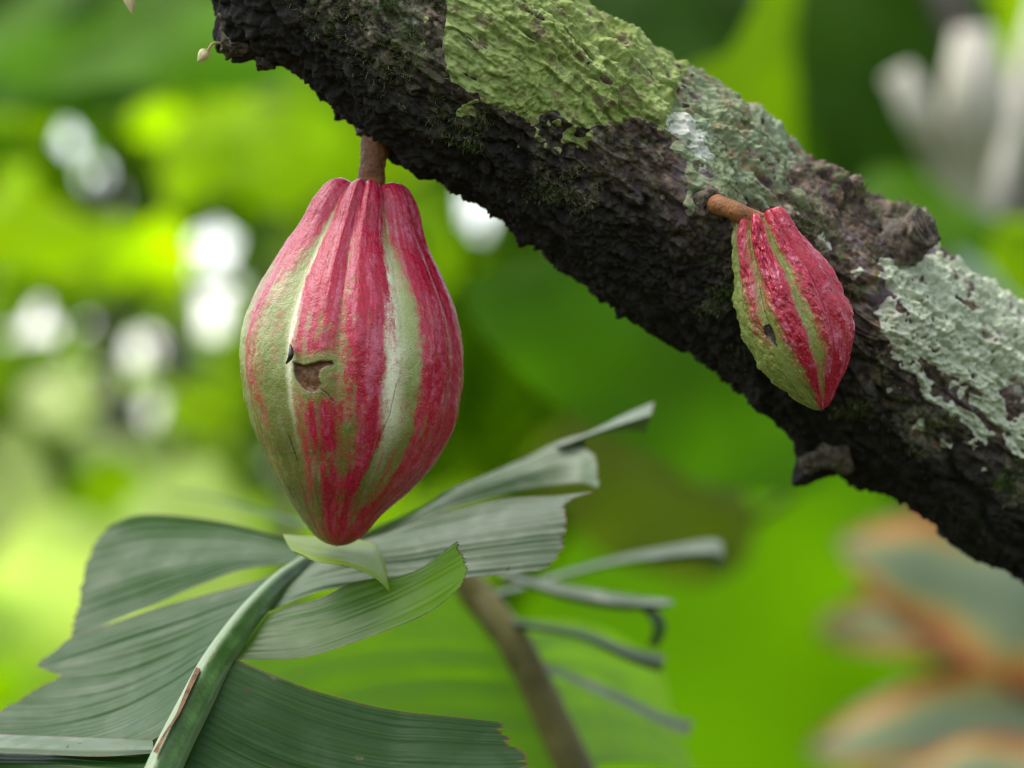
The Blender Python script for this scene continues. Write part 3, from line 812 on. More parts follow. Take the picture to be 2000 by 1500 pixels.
def sheet(name, rows, mat, parent, nu=70, nv=120, pleats=8, amp=.0010, rag=.03, seed=1, notch=(), vspan=1.0, world_pts=False, label=None, wave=.003):
    K = len(rows[0])
    R = np.array([[q if world_pts else P(*q) for q in row] for row in rows])
    vs = np.linspace(0, len(rows) - 1, nv)
    us = np.linspace(0, K - 1, nu)
    A1 = np.stack([cr(R[:, j], vs) for j in range(K)], 1)              # nv,K,3
    # ragged margin: shorten each vein a little
    vv = vs / (len(rows) - 1)
    sh = rag * (.5 + .5 * fbm(vv * 14, 0 * vv, 0 * vv + seed, 3, seed)) + rag * .5 * (vnoise(vv * 46, 0 * vv, 0 * vv, seed + 3) > .25)
    for (v0, w, dp) in notch: sh = sh + dp * np.exp(-((vv - v0) / w) ** 2)
    G = np.empty((nv, nu, 3))
    for i in range(nv):
        G[i] = cr(A1[i], us * (1 - sh[i]))
    nrm = grid_normals(G)
    un = us / (K - 1)
    ph_ = vv * pleats * 2 * np.pi + 1.6 * vnoise(vv * pleats * .6, 0 * vv, 0 * vv, seed + 40) + seed
    pl = (2 * np.abs(np.sin(ph_ / 2)) ** .8 - 1 + .5 * (2 * np.abs(np.sin(ph_ * 1.3 + 1.0)) - 1)) * (.55 + .45 * vnoise(vv * pleats * .8, 0 * vv + 3, 0 * vv, seed + 41))
    pl = pl[:, None] * (.75 + .25 * vnoise(vv[:, None] * pleats, un[None, :] * 4, 0 * vv[:, None], seed + 42))
    nz = fbm(G[..., 0] / .05, G[..., 1] / .05, G[..., 2] / .05, 2, seed + 20)
    fade = smooth(0, .12, un)[None, :] * (1 - .35 * smooth(.6, 1, un))[None, :]
    G = G + nrm * ((pl * amp * .72 * fade) + nz * wave * smooth(0, .3, un)[None, :])[..., None]
    ln = np.linalg.norm(np.diff(G, axis=1), axis=-1).sum(1)
    wdt = np.linalg.norm(np.diff(G, axis=0), axis=-1).sum(0)
    e = np.minimum((1 - un)[None, :] * ln[:, None], np.minimum(vv, 1 - vv)[:, None] * wdt[None, :] + .0002)
    o = mesh_obj(name, G, grid_faces(nv, nu), mat, parent, {'u': np.tile(un, (nv, 1)), 'v': np.tile((vv * vspan)[:, None], (1, nu)), 'e': e})
    if label: o['label'] = label
    return o

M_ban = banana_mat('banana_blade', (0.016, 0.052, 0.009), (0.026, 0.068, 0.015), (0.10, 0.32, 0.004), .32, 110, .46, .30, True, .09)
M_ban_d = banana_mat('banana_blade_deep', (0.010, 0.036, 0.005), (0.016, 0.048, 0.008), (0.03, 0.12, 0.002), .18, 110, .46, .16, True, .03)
M_ban_w = banana_mat('banana_blade_waxy', (0.070, 0.115, 0.058), (0.12, 0.16, 0.095), (0.12, 0.28, 0.02), .22, 90, .48, .4, True, .25)
M_ban_f = banana_mat('banana_blade_fresh', (0.11, 0.24, 0.008), (0.14, 0.27, 0.012), (0.28, 0.58, 0.004), .46, 80, .45, .4, True, .06, (0.035, 0.068, 0.022))
M_ban_p = banana_mat('banana_blade_pale', (0.20, 0.29, 0.035), (0.24, 0.33, 0.05), (0.28, 0.48, 0.02), .35, 60, .45, .4, True, .1)

leaf = empty('banana_leaf', P(250, 1680, -.09), 'torn grey green banana leaf spreading below the large pod', 'leaf')
# left lobes
sheet('blade_lobe', [
  [(600, 1062, .09), (440, 1022, .125), (290, 1006, .15), (212, 1026, .16)],
  [(595, 1072, .09), (440, 1050, .12), (290, 1050, .145), (172, 1072, .15)],
  [(588, 1082, .085), (440, 1085, .11), (300, 1108, .13), (152, 1150, .135)],
  [(578, 1092, .08), (440, 1104, .10), (300, 1154, .12), (140, 1215, .12)],
  [(562, 1098, .075), (440, 1120, .09), (300, 1180, .105), (128, 1262, .105)]], M_ban, leaf, 90, 120, 6, .0016, .02, 3, vspan=.8)
sheet('blade_lobe', [
  [(555, 1116, .068), (440, 1158, .08), (290, 1198, .088), (135, 1250, .095)],
  [(535, 1140, .06), (400, 1200, .07), (250, 1245, .078), (70, 1300, .085)],
  [(497, 1190, .042), (370, 1260, .055), (230, 1306, .06), (96, 1322, .07)],
  [(458, 1238, .022), (335, 1312, .035), (180, 1372, .04), (-5, 1400, .05)],
  [(428, 1282, .01), (312, 1360, .02), (165, 1415, .025), (-60, 1450, .03)],
  [(398, 1332, .0), (302, 1400, .005), (175, 1445, .01), (-80, 1480, .01)],
  [(370, 1390, -.012), (295, 1450, -.012), (180, 1478, -.01), (-80, 1500, -.01)]], M_ban, leaf, 100, 170, 11, .0015, .012, 7, notch=[(.33, .022, .05)], vspan=1.4)
sheet('blade_fold', [
  [(298, 1446, -.03), (200, 1441, -.028), (90, 1436, -.026), (-90, 1430, -.024)],
  [(299, 1453, -.040), (200, 1451, -.038), (90, 1447, -.036), (-90, 1441, -.034)],
  [(298, 1462, -.046), (200, 1463, -.044), (90, 1460, -.042), (-90, 1454, -.040)],
  [(294, 1472, -.047), (200, 1478, -.046), (90, 1474, -.044), (-90, 1468, -.042)]], M_ban_w, leaf, 70, 40, 1, .0001, .0, 9, vspan=.15, label='pale rolled edge of a torn lobe', wave=.0006)
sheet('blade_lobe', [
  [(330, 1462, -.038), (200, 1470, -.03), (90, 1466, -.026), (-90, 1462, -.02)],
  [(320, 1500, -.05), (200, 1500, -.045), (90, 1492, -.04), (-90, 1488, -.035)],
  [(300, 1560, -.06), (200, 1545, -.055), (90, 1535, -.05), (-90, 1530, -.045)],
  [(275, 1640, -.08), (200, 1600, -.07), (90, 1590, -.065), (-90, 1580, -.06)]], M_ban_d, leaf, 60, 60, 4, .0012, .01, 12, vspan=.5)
# right lobes
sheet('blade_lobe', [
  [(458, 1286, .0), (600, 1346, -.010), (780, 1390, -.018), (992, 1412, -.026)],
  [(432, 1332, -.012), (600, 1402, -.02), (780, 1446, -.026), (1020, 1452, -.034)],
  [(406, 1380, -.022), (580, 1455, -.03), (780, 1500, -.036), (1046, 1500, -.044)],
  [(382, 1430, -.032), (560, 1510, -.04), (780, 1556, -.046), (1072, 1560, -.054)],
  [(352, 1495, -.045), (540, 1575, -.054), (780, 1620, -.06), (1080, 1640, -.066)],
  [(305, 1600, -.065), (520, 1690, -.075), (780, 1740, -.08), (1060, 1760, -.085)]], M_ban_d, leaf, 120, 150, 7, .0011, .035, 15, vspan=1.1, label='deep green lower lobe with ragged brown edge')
sheet('blade_lobe', [
  [(455, 1290, .0), (600, 1280, -.004), (735, 1243, -.006), (840, 1195, -.010), (906, 1142, -.012)],
  [(478, 1262, .012), (605, 1248, .004), (735, 1206, .0), (840, 1155, -.008), (916, 1108, -.010)],
  [(500, 1230, .022), (612, 1210, .012), (725, 1178, .008), (835, 1126, -.002), (908, 1080, -.006)],
  [(524, 1198, .032), (622, 1168, .022), (700, 1138, .018), (812, 1120, .008), (898, 1054, .002)]], M_ban_f, leaf, 120, 90, 4, .0008, .02, 19, vspan=.6, label='fresh green lobe turned up at its torn tip')
sheet('blade_lobe', [
  [(520, 1196, .036), (640, 1152, .042), (760, 1142, .046), (920, 1129, .042), (1072, 1118, .035)],
  [(560, 1150, .05), (680, 1116, .054), (800, 1108, .056), (950, 1088, .05), (1104, 1076, .045)],
  [(592, 1118, .062), (700, 1080, .066), (820, 1062, .067), (960, 1040, .062), (1112, 1022, .055)],
  [(612, 1095, .076), (720, 1058, .078), (840, 1032, .078), (980, 1002, .074), (1112, 984, .066)],
  [(625, 1085, .082), (740, 1048, .086), (860, 1006, .088), (1000, 974, .084), (1172, 967, .078)]], M_ban_w, leaf, 130, 120, 7, .0013, .018, 23, notch=[(.90, .05, .05)], vspan=.9, label='grey waxy lobe reaching right with frayed end')
sheet('blade_lobe', [
  [(640, 1080, .10), (780, 1036, .12), (900, 988, .135), (1030, 952, .145), (1130, 945, .145), (1172, 955, .12)],
  [(642, 1074, .10), (790, 1018, .125), (910, 960, .14), (1030, 918, .15), (1120, 902, .155), (1172, 905, .14)],
  [(650, 1068, .10), (800, 1006, .13), (920, 945, .145), (1030, 895, .16), (1105, 868, .165), (1150, 872, .16)],
  [(660, 1062, .10), (810, 994, .13), (920, 936, .15), (1040, 884, .165), (1100, 860, .17), (1140, 848, .17)]], M_ban_w, leaf, 110, 80, 4, .0010, .03, 27, notch=[(.6, .10, .03)], vspan=.6)
sheet('blade_lobe', [
  [(1080, 868, .168), (1150, 842, .17), (1225, 806, .17), (1280, 784, .17)],
  [(1090, 872, .160), (1150, 850, .155), (1225, 824, .15), (1274, 808, .15)],
  [(1095, 876, .170), (1150, 856, .168), (1220, 842, .165), (1262, 845, .16)]], M_ban_w, leaf, 60, 40, 2, .0005, .02, 29, vspan=.2, wave=.001)
# curled flap under the pod tip
sheet('blade_fold', [
  [(553, 1043, .040), (620, 1048, .050), (690, 1052, .052), (735, 1062, .044), (752, 1100, .028), (760, 1150, .010)],
  [(556, 1052, .022), (610, 1064, .022), (680, 1072, .024), (732, 1088, .018), (752, 1120, .010), (761, 1154, .006)],
  [(566, 1070, .010), (615, 1084, .004), (680, 1095, .004), (728, 1112, .002), (750, 1135, .002), (762, 1158, .004)],
  [(576, 1080, .008), (620, 1098, .0), (680, 1108, -.002), (722, 1124, -.002), (746, 1142, .0), (763, 1161, .004)]], M_ban_p, leaf, 80, 60, 2, .0002, .0, 33, vspan=.2, label='pale green strip curled up under the pod tip', wave=.0008)
sheet('blade_fold', [
  [(330, 957, .5), (420, 970, .44), (510, 996, .36), (600, 1020, .28)],
  [(330, 960, .48), (420, 976, .42), (510, 1004, .34), (600, 1030, .26)]], M_ban, leaf, 50, 12, 1, .0002, .0, 35, vspan=.1, wave=.0005)
# midrib: channelled, pale shoulders
t = NT('midrib')
sid = t.attr('side')
mc = t.mix(t.mapr(sid, .30, .85), (0.018, 0.060, 0.005), (0.16, 0.21, 0.10))
mc = t.mix(t.mapr(t.noise(90, 4), .4, .7, 0, .35), mc, (0.10, 0.20, 0.05))
M_mid = t.done(t.bsdf(mc, .38, .5, t.bump(t.noise(400, 3), .0003)))
mp = [P(240, 1700, -.095), P(320, 1500, -.055), P(381, 1375, -.024), P(423, 1295, -.003), P(484, 1207, .026), P(548, 1136, .054), P(612, 1086, .08)]
mr = [.0080, .0075, .0072, .0068, .0058, .0045, .0030]
g, c_, r_ = tube_grid(mp, mr, 40, 120)
tha = np.linspace(0, 2 * np.pi, 40, endpoint=False)
groove = np.exp(-(np.angle(np.exp(1j * (tha - .2))) / .42) ** 2)
g = c_[:, None] + (g - c_[:, None]) * (1 - .14 * groove)[None, :, None]
sidev = np.abs(np.angle(np.exp(1j * (tha - .2)))) / 1.5
mesh_obj('midrib', g, grid_faces(120, 40, close_u=True), M_mid, leaf, {'side': np.tile(np.clip(sidev, 0, 1), (120, 1))})
M_dead = simple_mat('dead_tissue', (0.035, 0.018, 0.009), (0.15, 0.08, 0.035), 300, .85, .2, .0008)
sheet('dry_strip', [
  [(383, 1303, -.014), (364, 1345, -.026), (342, 1395, -.040), (320, 1428, -.050), (298, 1466, -.060)],
  [(392, 1306, -.018), (374, 1345, -.030), (350, 1392, -.043), (325, 1430, -.053), (306, 1470, -.062)]], M_dead, leaf, 60, 8, 1, .0003, .0, 41, vspan=.1, wave=.0012)

# ------------------------------------------------------------------ foliage behind
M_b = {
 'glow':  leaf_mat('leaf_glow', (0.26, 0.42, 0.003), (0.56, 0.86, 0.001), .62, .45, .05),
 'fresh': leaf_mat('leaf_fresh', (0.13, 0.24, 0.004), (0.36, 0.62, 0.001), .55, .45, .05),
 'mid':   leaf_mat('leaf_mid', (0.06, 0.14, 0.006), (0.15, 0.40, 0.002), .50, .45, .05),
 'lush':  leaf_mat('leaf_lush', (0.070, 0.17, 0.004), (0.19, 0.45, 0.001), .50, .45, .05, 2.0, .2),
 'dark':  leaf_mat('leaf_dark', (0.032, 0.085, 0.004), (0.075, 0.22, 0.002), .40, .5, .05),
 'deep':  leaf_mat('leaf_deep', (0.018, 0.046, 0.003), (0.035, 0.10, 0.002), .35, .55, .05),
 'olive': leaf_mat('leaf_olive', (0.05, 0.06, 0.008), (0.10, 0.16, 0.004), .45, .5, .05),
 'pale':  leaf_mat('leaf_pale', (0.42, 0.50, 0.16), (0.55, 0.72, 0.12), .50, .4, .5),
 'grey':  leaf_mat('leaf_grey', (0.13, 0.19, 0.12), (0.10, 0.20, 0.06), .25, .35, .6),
}
M_pstem = simple_mat('pseudostem', (0.045, 0.08, 0.010), (0.09, 0.13, 0.022), 14, .7, .3, .003)
M_trunk2 = simple_mat('far_bark', (0.05, 0.045, 0.035), (0.13, 0.12, 0.10), 12, .9, .2, .01)

def blade(parent, b, t_, w, mat, face=(0, -1, 0.35), sag=.12, fold=.15, shape=.75, name='leaf', seed=0, nu=22, nv=11):
    b, t_ = np.array(b, float), np.array(t_, float)
    L = np.linalg.norm(t_ - b); ax = (t_ - b) / L
    f = np.array(face, float); f -= f @ ax * ax; f /= np.linalg.norm(f) + 1e-9
    sd_ = np.cross(ax, f)
    u = np.linspace(0, 1, nu); s = np.linspace(-1, 1, nv)
    wd_ = w * .5 * np.maximum(np.sin(np.pi * u ** shape), 0) ** .62
    wav = .05 * w * np.sin(u[:, None] * 17 + s[None, :] * 2 + seed) * np.abs(s)[None, :]
    g = b + (u * L)[:, None, None] * ax + (wd_[:, None] * s[None, :])[..., None] * sd_ \
        + ((-fold * wd_[:, None] * np.abs(s)[None, :]) + sag * L * (np.sin(np.pi * u) * .6)[:, None] + wav)[..., None] * f
    return mesh_obj(name, g, grid_faces(nu, nv), mat, parent, {'s': np.tile(s[None, :], (nu, 1)), 'u': np.tile(u[:, None], (1, nv))})

def plant(name, label, cat, root, crown, leaves, r0=.05, r1=.025, group=None, stem_mat=None, stem='pseudostem', mid=None):
    """root/crown world points; leaves: (base px,py,d, tip px,py,d, width m, material, facing)"""
    o = empty(name, root, label, cat, group)
    root, crown = np.array(root), np.array(crown)
    pts = [root - np.array([0, 0, .1]), root * .5 + crown * .5 + np.array(mid if mid is not None else (0.03, 0, 0)), crown]
    tube(stem, pts, [r0, (r0 + r1) / 2, r1], stem_mat or M_pstem, o, 14, 24, r1 * .15, .05)
    for i, lf in enumerate(leaves):
        b, tp, w, m = P(*lf[0]), P(*lf[1]), lf[2], lf[3]
        face = lf[4] if len(lf) > 4 else (0, -1, .35)
        petiole = [crown - (crown - root) * .06 * (i % 4), (crown + b) / 2 + np.array([0, 0, .12 * np.linalg.norm(b - crown)]), b]
        tube('petiole', petiole, [r1 * .45, r1 * .3, .006], stem_mat or M_pstem, o, 8, 16)
        blade(o, b, tp, w, M_b[m], face, seed=i)
    return o

def gp(px, d): # ground point under photo column px at depth d
    p = P(px, 750, d); return np.array([p[0], p[1], 0.0])

# second banana plant, its torn leaf just behind the first (midrib and lobes read one by one)
M_ban2 = banana_mat('rear_blade', (0.07, 0.15, 0.03), (0.09, 0.18, 0.04), (0.24, 0.50, 0.004), .62, 70, .5, .12, True, .0)
M_ban2g = banana_mat('rear_blade_grey', (0.055, 0.085, 0.042), (0.085, 0.115, 0.066), (0.10, 0.22, 0.02), .25, 70, .42, .45, True, .3)
M_ban2d = banana_mat('rear_blade_deep', (0.022, 0.05, 0.016), (0.034, 0.066, 0.02), (0.05, 0.14, 0.02), .25, 70, .4, .5, True, .0)
rear = empty('banana_leaf', P(1190, 1640, .30), 'blurred backlit banana leaf with brown midrib behind the grey leaf', 'leaf')
M_rib2 = simple_mat('rear_midrib', (0.055, 0.050, 0.008), (0.12, 0.105, 0.022), 25, .6, .4, .001)
rib2 = [P(870, 1085, .32), P(930, 1160, .32), P(1000, 1250, .31), P(1060, 1365, .305), P(1130, 1520, .30), P(1190, 1660, .30)]
tube('midrib', rib2, [.0060, .0090, .0092, .0098, .0105, .0115], M_rib2, rear, 20, 60, .0012, .012)
sheet('blade_lobe', [
  [(900, 1120, .325), (760, 1130, .34), (600, 1170, .36), (420, 1230, .38)],
  [(985, 1260, .315), (820, 1250, .335), (640, 1270, .355), (440, 1330, .38)],
  [(1050, 1370, .31), (860, 1360, .33), (660, 1390, .35), (420, 1440, .37)],
  [(1130, 1520, .305), (900, 1500, .32), (680, 1520, .34), (420, 1570, .36)],
  [(1190, 1650, .305), (950, 1640, .32), (700, 1660, .34), (440, 1700, .36)]], M_ban2, rear, 50, 70, 7, .002, .03, 51, vspan=1.5, label='translucent left blade, bright green')
sheet('blade_lobe', [
  [(950, 1160, .32), (1180, 1092, .36), (1300, 1066, .37), (1380, 1052, .37), (1412, 1056, .37)],
  [(952, 1168, .315), (1180, 1104, .34), (1300, 1086, .35), (1380, 1080, .35), (1418, 1090, .35)],
  [(955, 1174, .32), (1180, 1110, .35), (1300, 1100, .36), (1380, 1102, .36), (1416, 1122, .36)]], M_ban2g, rear, 60, 24, 1, .0005, .03, 53, vspan=.3, wave=.001)
sheet('blade_lobe', [
  [(975, 1115, .30), (1100, 1142, .29), (1220, 1162, .28), (1320, 1172, .28)],
  [(978, 1124, .29), (1100, 1160, .28), (1220, 1180, .27), (1325, 1182, .27)],
  [(985, 1132, .30), (1100, 1172, .29), (1210, 1192, .28), (1290, 1190, .28)]], M_ban2g, rear, 50, 20, 1, .0004, .05, 55, vspan=.3, wave=.001)
sheet('blade_lobe', [
  [(1270, 1184, .28), (1296, 1206, .28), (1300, 1235, .28), (1284, 1268, .28)],
  [(1250, 1190, .27), (1272, 1212, .275), (1274, 1238, .275), (1262, 1262, .28)]], M_ban2d, rear, 30, 12, 1, .0003, .05, 57, vspan=.2, wave=.001)
sheet('blade_lobe', [
  [(985, 1205, .31), (1130, 1228, .30), (1230, 1262, .29), (1306, 1278, .29)],
  [(990, 1215, .305), (1130, 1240, .29), (1225, 1282, .28), (1300, 1302, .28)],
  [(995, 1225, .31), (1130, 1250, .30), (1220, 1292, .29), (1292, 1316, .29)]], M_ban2d, rear, 50, 20, 1, .0004, .04, 59, vspan=.3, wave=.001)
sheet('blade_lobe', [
  [(1050, 1290, .31), (1210, 1350, .33), (1290, 1390, .34), (1360, 1408, .34)],
  [(1058, 1306, .305), (1210, 1372, .32), (1290, 1414, .33), (1350, 1440, .33)]], M_ban2g, rear, 40, 14, 1, .0004, .04, 61, vspan=.3, wave=.001)
sheet('blade_lobe', [
  [(985, 1230, .32), (1060, 1210, .40), (1180, 1230, .50), (1300, 1300, .56)],
  [(1050, 1360, .315), (1120, 1340, .40), (1230, 1360, .50), (1330, 1420, .56)],
  [(1130, 1510, .31), (1200, 1490, .40), (1300, 1500, .50), (1380, 1540, .56)]], M_ban2, rear, 40, 50, 5, .002, .05, 63, vspan=1.0)

G_BAN = 'blurred plants behind the pods'
# right hand: broad bright and dark leaves
plant('banana_plant', 'blurred banana plant with broad bright leaf below the trunk', 'plant', gp(1500, 1.5), P(1480, 1900, 1.5), [
  ((1450, 2100, 2.6), (1450, 620, 2.4), .60, 'lush', (0.1, -1, .4)),
  ((1250, 2000, 2.8), (1170, 1010, 2.7), .5, 'lush', (0, -1, .4)),
  ], group=None)
plant('banana_plant', 'blurred banana plant with long dark leaf crossing under the trunk', 'plant', gp(2300, 1.2), P(2150, 900, 1.25), [
  ((1750, 830, 1.1), (890, 570, .95), .19, 'dark', (-.1, -1, .2)),  # leaf in shadow, its shade put into the dark colour
  ((1900, 560, 1.2), (1330, 930, 1.3), .16, 'mid', (.1, -1, .5)),
  ((1480, 1010, 1.7), (1010, 900, 1.5), .19, 'olive', (-.1, -1, .3)),
  ], group=None)
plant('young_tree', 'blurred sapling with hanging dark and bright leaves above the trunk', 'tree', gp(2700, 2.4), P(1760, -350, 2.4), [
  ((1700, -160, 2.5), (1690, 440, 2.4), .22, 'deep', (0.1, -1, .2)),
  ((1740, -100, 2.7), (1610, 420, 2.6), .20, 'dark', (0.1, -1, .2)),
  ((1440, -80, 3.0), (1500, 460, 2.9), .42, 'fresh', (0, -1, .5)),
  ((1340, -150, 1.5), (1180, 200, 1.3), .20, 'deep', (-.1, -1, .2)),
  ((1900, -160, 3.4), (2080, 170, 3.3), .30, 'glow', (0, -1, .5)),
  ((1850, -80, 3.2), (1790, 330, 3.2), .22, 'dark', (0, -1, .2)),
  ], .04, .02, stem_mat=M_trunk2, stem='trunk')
# pale forked sapling
M_palebark = simple_mat('pale_bark', (0.30, 0.28, 0.22), (0.55, 0.51, 0.43), 7, .7, .3, .004)
fk = empty('forked_tree', gp(1900, 2.2), 'blurred pale stem forking into blunt branches behind the trunk', 'tree')
tube('trunk', [gp(1900, 2.2) - np.array([0, 0, .1]), P(1885, 2500, 2.2), P(1885, 900, 2.2), P(1890, 420, 2.2)], [.05, .045, .030, .026], M_pstem, fk, 16, 40, .002, .03)
tube('branch', [P(1890, 440, 2.2), P(1895, 320, 2.15), P(1905, 200, 2.1), P(1900, 60, 2.1)], [.024, .032, .042, .024], M_palebark, fk, 14, 24, .003, .03)
tube('branch', [P(1875, 420, 2.2), P(1835, 310, 2.15), P(1795, 220, 2.1), P(1752, 140, 2.1)], [.018, .018, .022, .018], M_palebark, fk, 14, 24, .003, .03)
tube('branch', [P(1900, 470, 2.2), P(1965, 300, 2.25), P(2010, 120, 2.3), P(2060, -80, 2.3)], [.020, .020, .018, .016], M_palebark, fk, 14, 24, .003, .03)
plant('leafy_shrub', 'blurred shrub with silvery and bright leaves right of the knobbly stub', 'plant', gp(2100, 1.5), P(2080, 800, 1.5), [
  ((2010, 700, 1.4), (1860, 480, 1.4), .05, 'grey', (0, -1, 1.0)),
  ((2060, 720, 1.5), (1900, 640, 1.5), .10, 'fresh', (0, -1, .4)),
  ((2070, 650, 1.6), (1960, 430, 1.6), .12, 'fresh', (0, -1, .4)),
  ((1980, 760, 1.7), (1700, 330, 1.9), .20, 'mid', (0, -1, .4)),
  ], .02, .012)
# dying leaf, lower right
t = NT('dying_leaf')
n1 = t.noise(9, 3, .5)
ed = t.math('ADD', t.math('ABSOLUTE', t.attr('s')), t.math('MULTIPLY', t.math('SUBTRACT', n1, .5), 1.2))
ed = t.math('ADD', ed, t.math('MULTIPLY', t.attr('u'), .08))
dc = t.ramp(ed, [(.0, (0.15, 0.20, 0.12)), (.42, (0.22, 0.26, 0.13)), (.60, (0.40, 0.29, 0.06)), (.78, (0.44, 0.17, 0.03)), (.94, (0.28, 0.06, 0.02)), (1, (0.18, 0.08, 0.03))])
M_b['rust'] = leaf_mat('leaf_rust', (0.26, 0.085, 0.02), (0.32, 0.11, 0.015), .3, .5, .2, 9)
M_b['dying'] = t.done(t.mixsh(.3, t.bsdf(dc, .5, .5), t.transl(dc)))
plant('banana_plant', 'blurred banana plant with yellowing and rust brown leaves', 'plant', gp(2380, 2.3), P(2360, 1500, 2.3), [
  ((2280, 1290, 2.2), (1630, 1060, 2.1), .23, 'dying', (-.1, -1, .45)),
  ((2280, 1360, 2.2), (1570, 1470, 2.1), .17, 'dying', (-.1, -1, .45)),
  ((2290, 1560, 2.0), (1700, 1520, 1.9), .13, 'dying', (-.1, -1, .7)),
  ((2250, 1180, 2.4), (1590, 1230, 2.4), .16, 'dying', (-.1, -1, .45)),
  ((2260, 2000, 2.8), (1820, 900, 2.8), .60, 'mid', (-.1, -1, .5)),
  ], .05, .03)
# left side
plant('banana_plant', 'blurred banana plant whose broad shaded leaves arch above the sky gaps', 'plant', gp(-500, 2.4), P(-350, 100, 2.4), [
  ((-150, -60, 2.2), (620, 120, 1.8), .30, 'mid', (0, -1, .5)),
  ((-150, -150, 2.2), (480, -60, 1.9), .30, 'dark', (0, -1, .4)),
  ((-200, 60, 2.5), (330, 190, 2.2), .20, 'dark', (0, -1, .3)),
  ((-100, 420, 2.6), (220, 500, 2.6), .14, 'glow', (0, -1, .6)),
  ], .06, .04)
plant('young_cocoa', 'blurred young cocoa with glowing yellow green leaves behind the large pod', 'tree', gp(520, 3.2), P(540, 250, 3.2), [
  ((520, 180, 3.1), (700, 60, 3.0), .22, 'fresh', (0, -1, .6)),
  ((540, 200, 3.0), (560, 420, 2.9), .22, 'glow', (0, -1, .5)),
  ((500, 200, 3.1), (330, 400, 3.0), .16, 'glow', (0, -1, .5)),
  ((600, 220, 3.1), (860, 330, 3.0), .24, 'glow', (0, -1, .5)),
  ((600, 380, 3.2), (820, 600, 3.1), .26, 'fresh', (0, -1, .5)),
  ((740, 440, 3.2), (880, 560, 3.2), .20, 'fresh', (0, -1, .5)),
  ((780, 60, 3.2), (880, 300, 3.2), .22, 'fresh', (0, -1, .5)),
  ], .03, .015, stem_mat=M_trunk2, stem='trunk')
plant('leafy_shrub', 'blurred pale green shrub low behind the grey banana leaf', 'plant', gp(250, 3.6), P(250, 1500, 3.6), [
  ((200, 1400, 3.5), (60, 1000, 3.3), .40, 'pale', (0, -1, 1.0)),
  ((330, 1300, 3.5), (420, 900, 3.3), .36, 'pale', (0, -1, 1.0)),
  ((100, 1500, 3.5), (-60, 1150, 3.3), .36, 'glow', (0, -1, 1.0)),
  ((420, 1350, 3.6), (600, 960, 3.4), .30, 'glow', (0, -1, 1.0)),
  ((300, 1400, 3.7), (200, 880, 3.6), .30, 'fresh', (0, -1, .8)),
  ((500, 1400, 3.7), (760, 900, 3.6), .36, 'glow', (0, -1, .8)),
  ((600, 1450, 3.7), (960, 960, 3.7), .4, 'fresh', (0, -1, .8)),
  ((50, 1300, 3.7), (20, 820, 3.7), .2, 'pale', (0, -1, .8)),
  ], .02, .012)

def open_sky(pos, along, w, f=1.0):
    """False where a leaf would close one of the openings in the crowns"""
    ok = np.ones(len(pos), bool)
    for k in (0, .33, .66, 1.0):
        q = pos + along * k
        hx, hy = to_px(q)
        wp = w / (S * (D0 + q[:, 1]) / D0)
        for (ax_, ay_, rr_) in HOLES: ok &= ~((np.hypot(hx - ax_, hy - ay_) < rr_ * f + wp) & (q[:, 1] > 0))
    return ok
HOLES = [(130, 285, 26), (205, 365, 30), (420, 480, 26), (415, 610, 34), (55, 635, 22), (185, 620, 10), (290, 670, 14), (945, 410, 30), (610, 330, 8), (200, 760, 16), (300, 790, 10)]
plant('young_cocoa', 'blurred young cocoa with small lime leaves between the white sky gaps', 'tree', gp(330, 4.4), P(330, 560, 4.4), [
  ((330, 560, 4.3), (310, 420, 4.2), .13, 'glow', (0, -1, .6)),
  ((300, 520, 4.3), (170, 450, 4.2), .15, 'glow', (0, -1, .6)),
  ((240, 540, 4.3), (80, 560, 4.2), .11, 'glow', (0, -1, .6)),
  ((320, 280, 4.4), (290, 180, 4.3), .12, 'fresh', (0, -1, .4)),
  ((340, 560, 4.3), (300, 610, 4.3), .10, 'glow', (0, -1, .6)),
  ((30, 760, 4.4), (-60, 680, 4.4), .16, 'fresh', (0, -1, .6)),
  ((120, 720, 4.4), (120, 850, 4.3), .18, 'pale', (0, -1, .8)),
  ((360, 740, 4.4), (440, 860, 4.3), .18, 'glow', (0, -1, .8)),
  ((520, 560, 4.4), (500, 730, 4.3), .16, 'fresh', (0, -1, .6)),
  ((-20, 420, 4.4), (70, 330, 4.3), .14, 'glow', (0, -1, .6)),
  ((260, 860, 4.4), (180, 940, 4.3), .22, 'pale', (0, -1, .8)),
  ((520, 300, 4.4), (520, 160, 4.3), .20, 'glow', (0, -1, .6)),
  ], .02, .012, stem_mat=M_trunk2, stem='trunk')
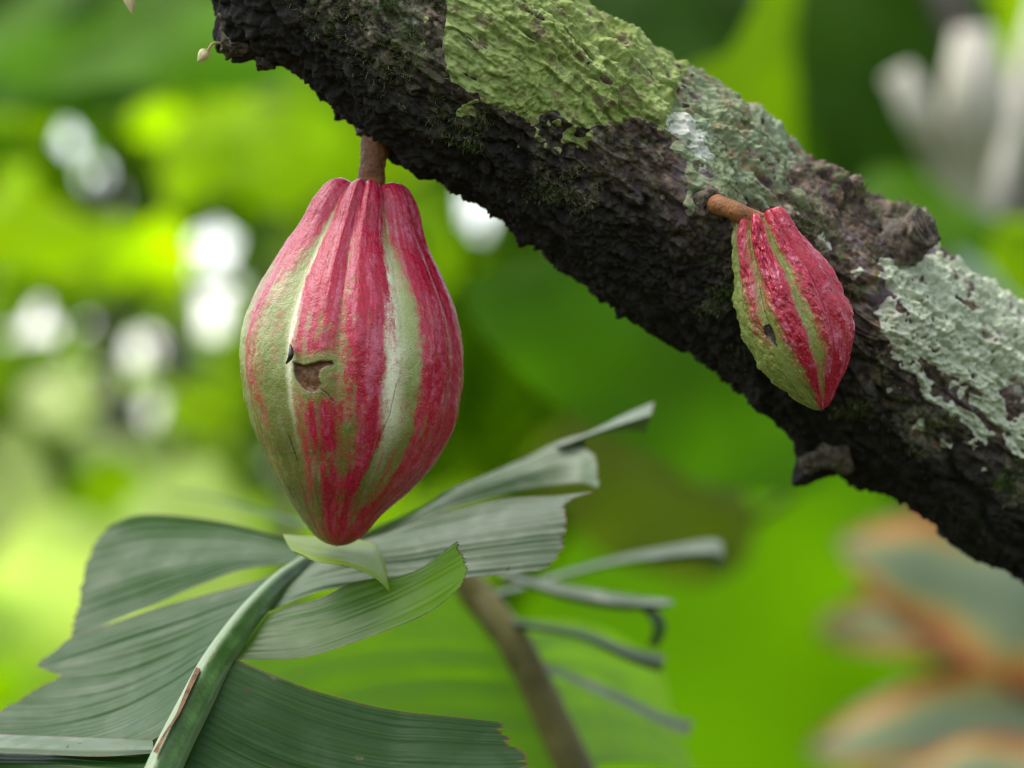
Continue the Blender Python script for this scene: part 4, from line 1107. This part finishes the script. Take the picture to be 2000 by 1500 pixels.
# trees further back: trunk, limbs and a crown of single leaves, sky showing between them
def crown_mesh(name, centers, radii, nleaf, size, mats, parent, seed, holes=()):
    r = np.random.default_rng(seed)
    per = nleaf // len(mats)
    for mi, m in enumerate(mats):
        k = r.integers(0, len(centers), per)
        dirs = r.normal(0, 1, (per, 3)); dirs /= np.linalg.norm(dirs, axis=1, keepdims=True)
        pos = np.array(centers)[k] + dirs * np.array(radii)[k][:, None] * r.uniform(.35, 1, (per, 1)) ** .5
        ax = r.normal(0, .6, (per, 3)) + np.array([0, 0, -.7]); ax /= np.linalg.norm(ax, axis=1, keepdims=True)
        ok = open_sky(pos, ax * size, .2 * size, .55)
        pos, ax = pos[ok], ax[ok]
        nn = len(pos)
        fc = r.normal(0, .6, (nn, 3)) + np.array([0, -.6, .6])
        sd_ = np.cross(ax, fc); sd_ /= np.linalg.norm(sd_, axis=1, keepdims=True)
        nm = np.cross(sd_, ax)
        L = size * r.uniform(.7, 1.3, (nn, 1)); W = L * .19
        v = np.stack([pos, pos + ax * L * .4 + sd_ * W - nm * L * .06, pos + ax * L * .45 + nm * L * .05, pos + ax * L * .4 - sd_ * W - nm * L * .06, pos + ax * L - nm * L * .1,
                      pos + ax * L * .75 + sd_ * W * .7 - nm * L * .06, pos + ax * L * .75 - sd_ * W * .7 - nm * L * .06], 1).reshape(-1, 3)
        ix = np.arange(nn)[:, None] * 7
        f = np.concatenate([ix + np.array([q]) for q in ([0, 1, 2], [0, 2, 3], [1, 5, 2], [2, 5, 4], [2, 4, 6], [2, 6, 3])])
        mesh_obj(name, v, f, M_b[m], parent)

def far_tree(name, label, pxc, d, h_px, rad_px, nleaf, size, mats, seed, ncl=9, spread=1.0):
    root = gp(pxc, d)
    o = empty(name, root, label, 'tree', None)
    top = P(pxc, h_px, d)
    r = np.random.default_rng(seed)
    k = S * (D0 + d) / D0
    tube('trunk', [root - np.array([0, 0, .2]), (root + top) / 2 + np.array([.08, 0, 0]), top], [.07, .055, .03], M_trunk2, o, 12, 24, .006, .08)
    cs, rs = [], []
    for i in range(ncl):
        c = top + r.normal(0, 1, 3) * np.array([rad_px * k * .6 * spread, .35, rad_px * k * .5])
        cs.append(c); rs.append(rad_px * k * r.uniform(.35, .6))
        tube('limb', [top - (top - root) * .1 * r.uniform(0, 1), (top + c) / 2 + np.array([0, 0, .05]), c], [.025, .018, .008], M_trunk2, o, 8, 12)
    crown_mesh('crown', cs, rs, nleaf, size, mats, o, seed, HOLES)
    return o
far_tree('shade_tree', 'far cocoa tree with glowing crown and sky gaps, left of the large pod', 180, 6.0, 400, 480, 2800, .22, ['glow', 'fresh', 'glow', 'glow'], 101)
far_tree('shade_tree', 'far tree with yellow green crown directly behind the large pod', 720, 7.0, 330, 420, 1400, .22, ['glow', 'fresh', 'glow', 'fresh'], 102)
far_tree('shade_tree', 'far tree with darker crown above the trunk', 1350, 6.5, 150, 420, 900, .22, ['mid', 'fresh', 'dark', 'glow'], 103)
far_tree('shade_tree', 'far tree with green crown behind the pale forked stem', 1900, 7.0, 300, 420, 900, .22, ['mid', 'fresh', 'dark', 'fresh'], 104)
far_tree('shade_tree', 'far low tree behind the torn leaf tip and trunk underside', 1150, 8.0, 850, 420, 1200, .25, ['mid', 'fresh', 'mid', 'dark'], 105)
far_tree('shade_tree', 'far low tree behind the rust brown leaves', 1750, 8.0, 950, 420, 1200, .25, ['mid', 'fresh', 'mid', 'fresh'], 106)
far_tree('shade_tree', 'far low pale green tree directly beyond the pale shrub', 250, 8.0, 1000, 420, 1200, .25, ['pale', 'fresh', 'glow', 'grey'], 107)

# the wood all round: a far mass of leaves
r = np.random.default_rng(500)
nw = 26000
ang = r.uniform(0, 2 * np.pi, nw); rad_ = r.uniform(15, 24, nw)
hz = r.uniform(0, 1, nw) ** 1.5 * (4.2 + 1.2 * np.sin(ang * 5) + 1.0 * np.sin(ang * 13 + 1))
pos = np.stack([np.sin(ang) * rad_, np.cos(ang) * rad_, hz], 1)
a1 = r.normal(0, 1, (nw, 3)); a1 /= np.linalg.norm(a1, axis=1, keepdims=True)
a2 = np.cross(a1, r.normal(0, 1, (nw, 3))); a2 /= np.linalg.norm(a2, axis=1, keepdims=True)
sz = r.uniform(.25, .5, (nw, 1))
ok = open_sky(pos - a1 * sz, 2 * a1 * sz, .2, .7)
pos, a1, a2, sz = pos[ok], a1[ok], a2[ok], sz[ok]; nw = len(pos)
v = np.stack([pos - a1 * sz, pos + a2 * sz * .4, pos + a1 * sz, pos - a2 * sz * .4], 1).reshape(-1, 3)
f = np.arange(nw * 4).reshape(-1, 4)
wood = mesh_obj('far_wood', v, f, M_b['fresh'])
tag(wood, 'dense green wood closing off the view all round', 'wood', kind='stuff')

r = np.random.default_rng(900)
nw = 14000
ang = r.uniform(0, 2 * np.pi, nw); rad_ = 2.6 + 14 * r.uniform(0, 1, nw) ** .7
pos = np.stack([np.sin(ang) * rad_, np.cos(ang) * rad_, r.uniform(0, 1, nw) ** 1.5 * (.45 + .3 * np.sin(ang * 7 + rad_))], 1)
up_ = r.normal(0, .7, (nw, 3)) + np.array([0, 0, .5]); up_ /= np.linalg.norm(up_, axis=1, keepdims=True)
a2 = np.cross(up_, r.normal(0, 1, (nw, 3))); a2 /= np.linalg.norm(a2, axis=1, keepdims=True)
sz = r.uniform(.10, .26, (nw, 1))
v = np.stack([pos, pos + up_ * sz * .5 + a2 * sz * .22, pos + up_ * sz, pos + up_ * sz * .5 - a2 * sz * .22], 1).reshape(-1, 3)
und = mesh_obj('undergrowth', v, np.arange(nw * 4).reshape(-1, 4), M_b['mid'])
tag(und, 'low leafy undergrowth covering the ground', 'undergrowth', kind='stuff')
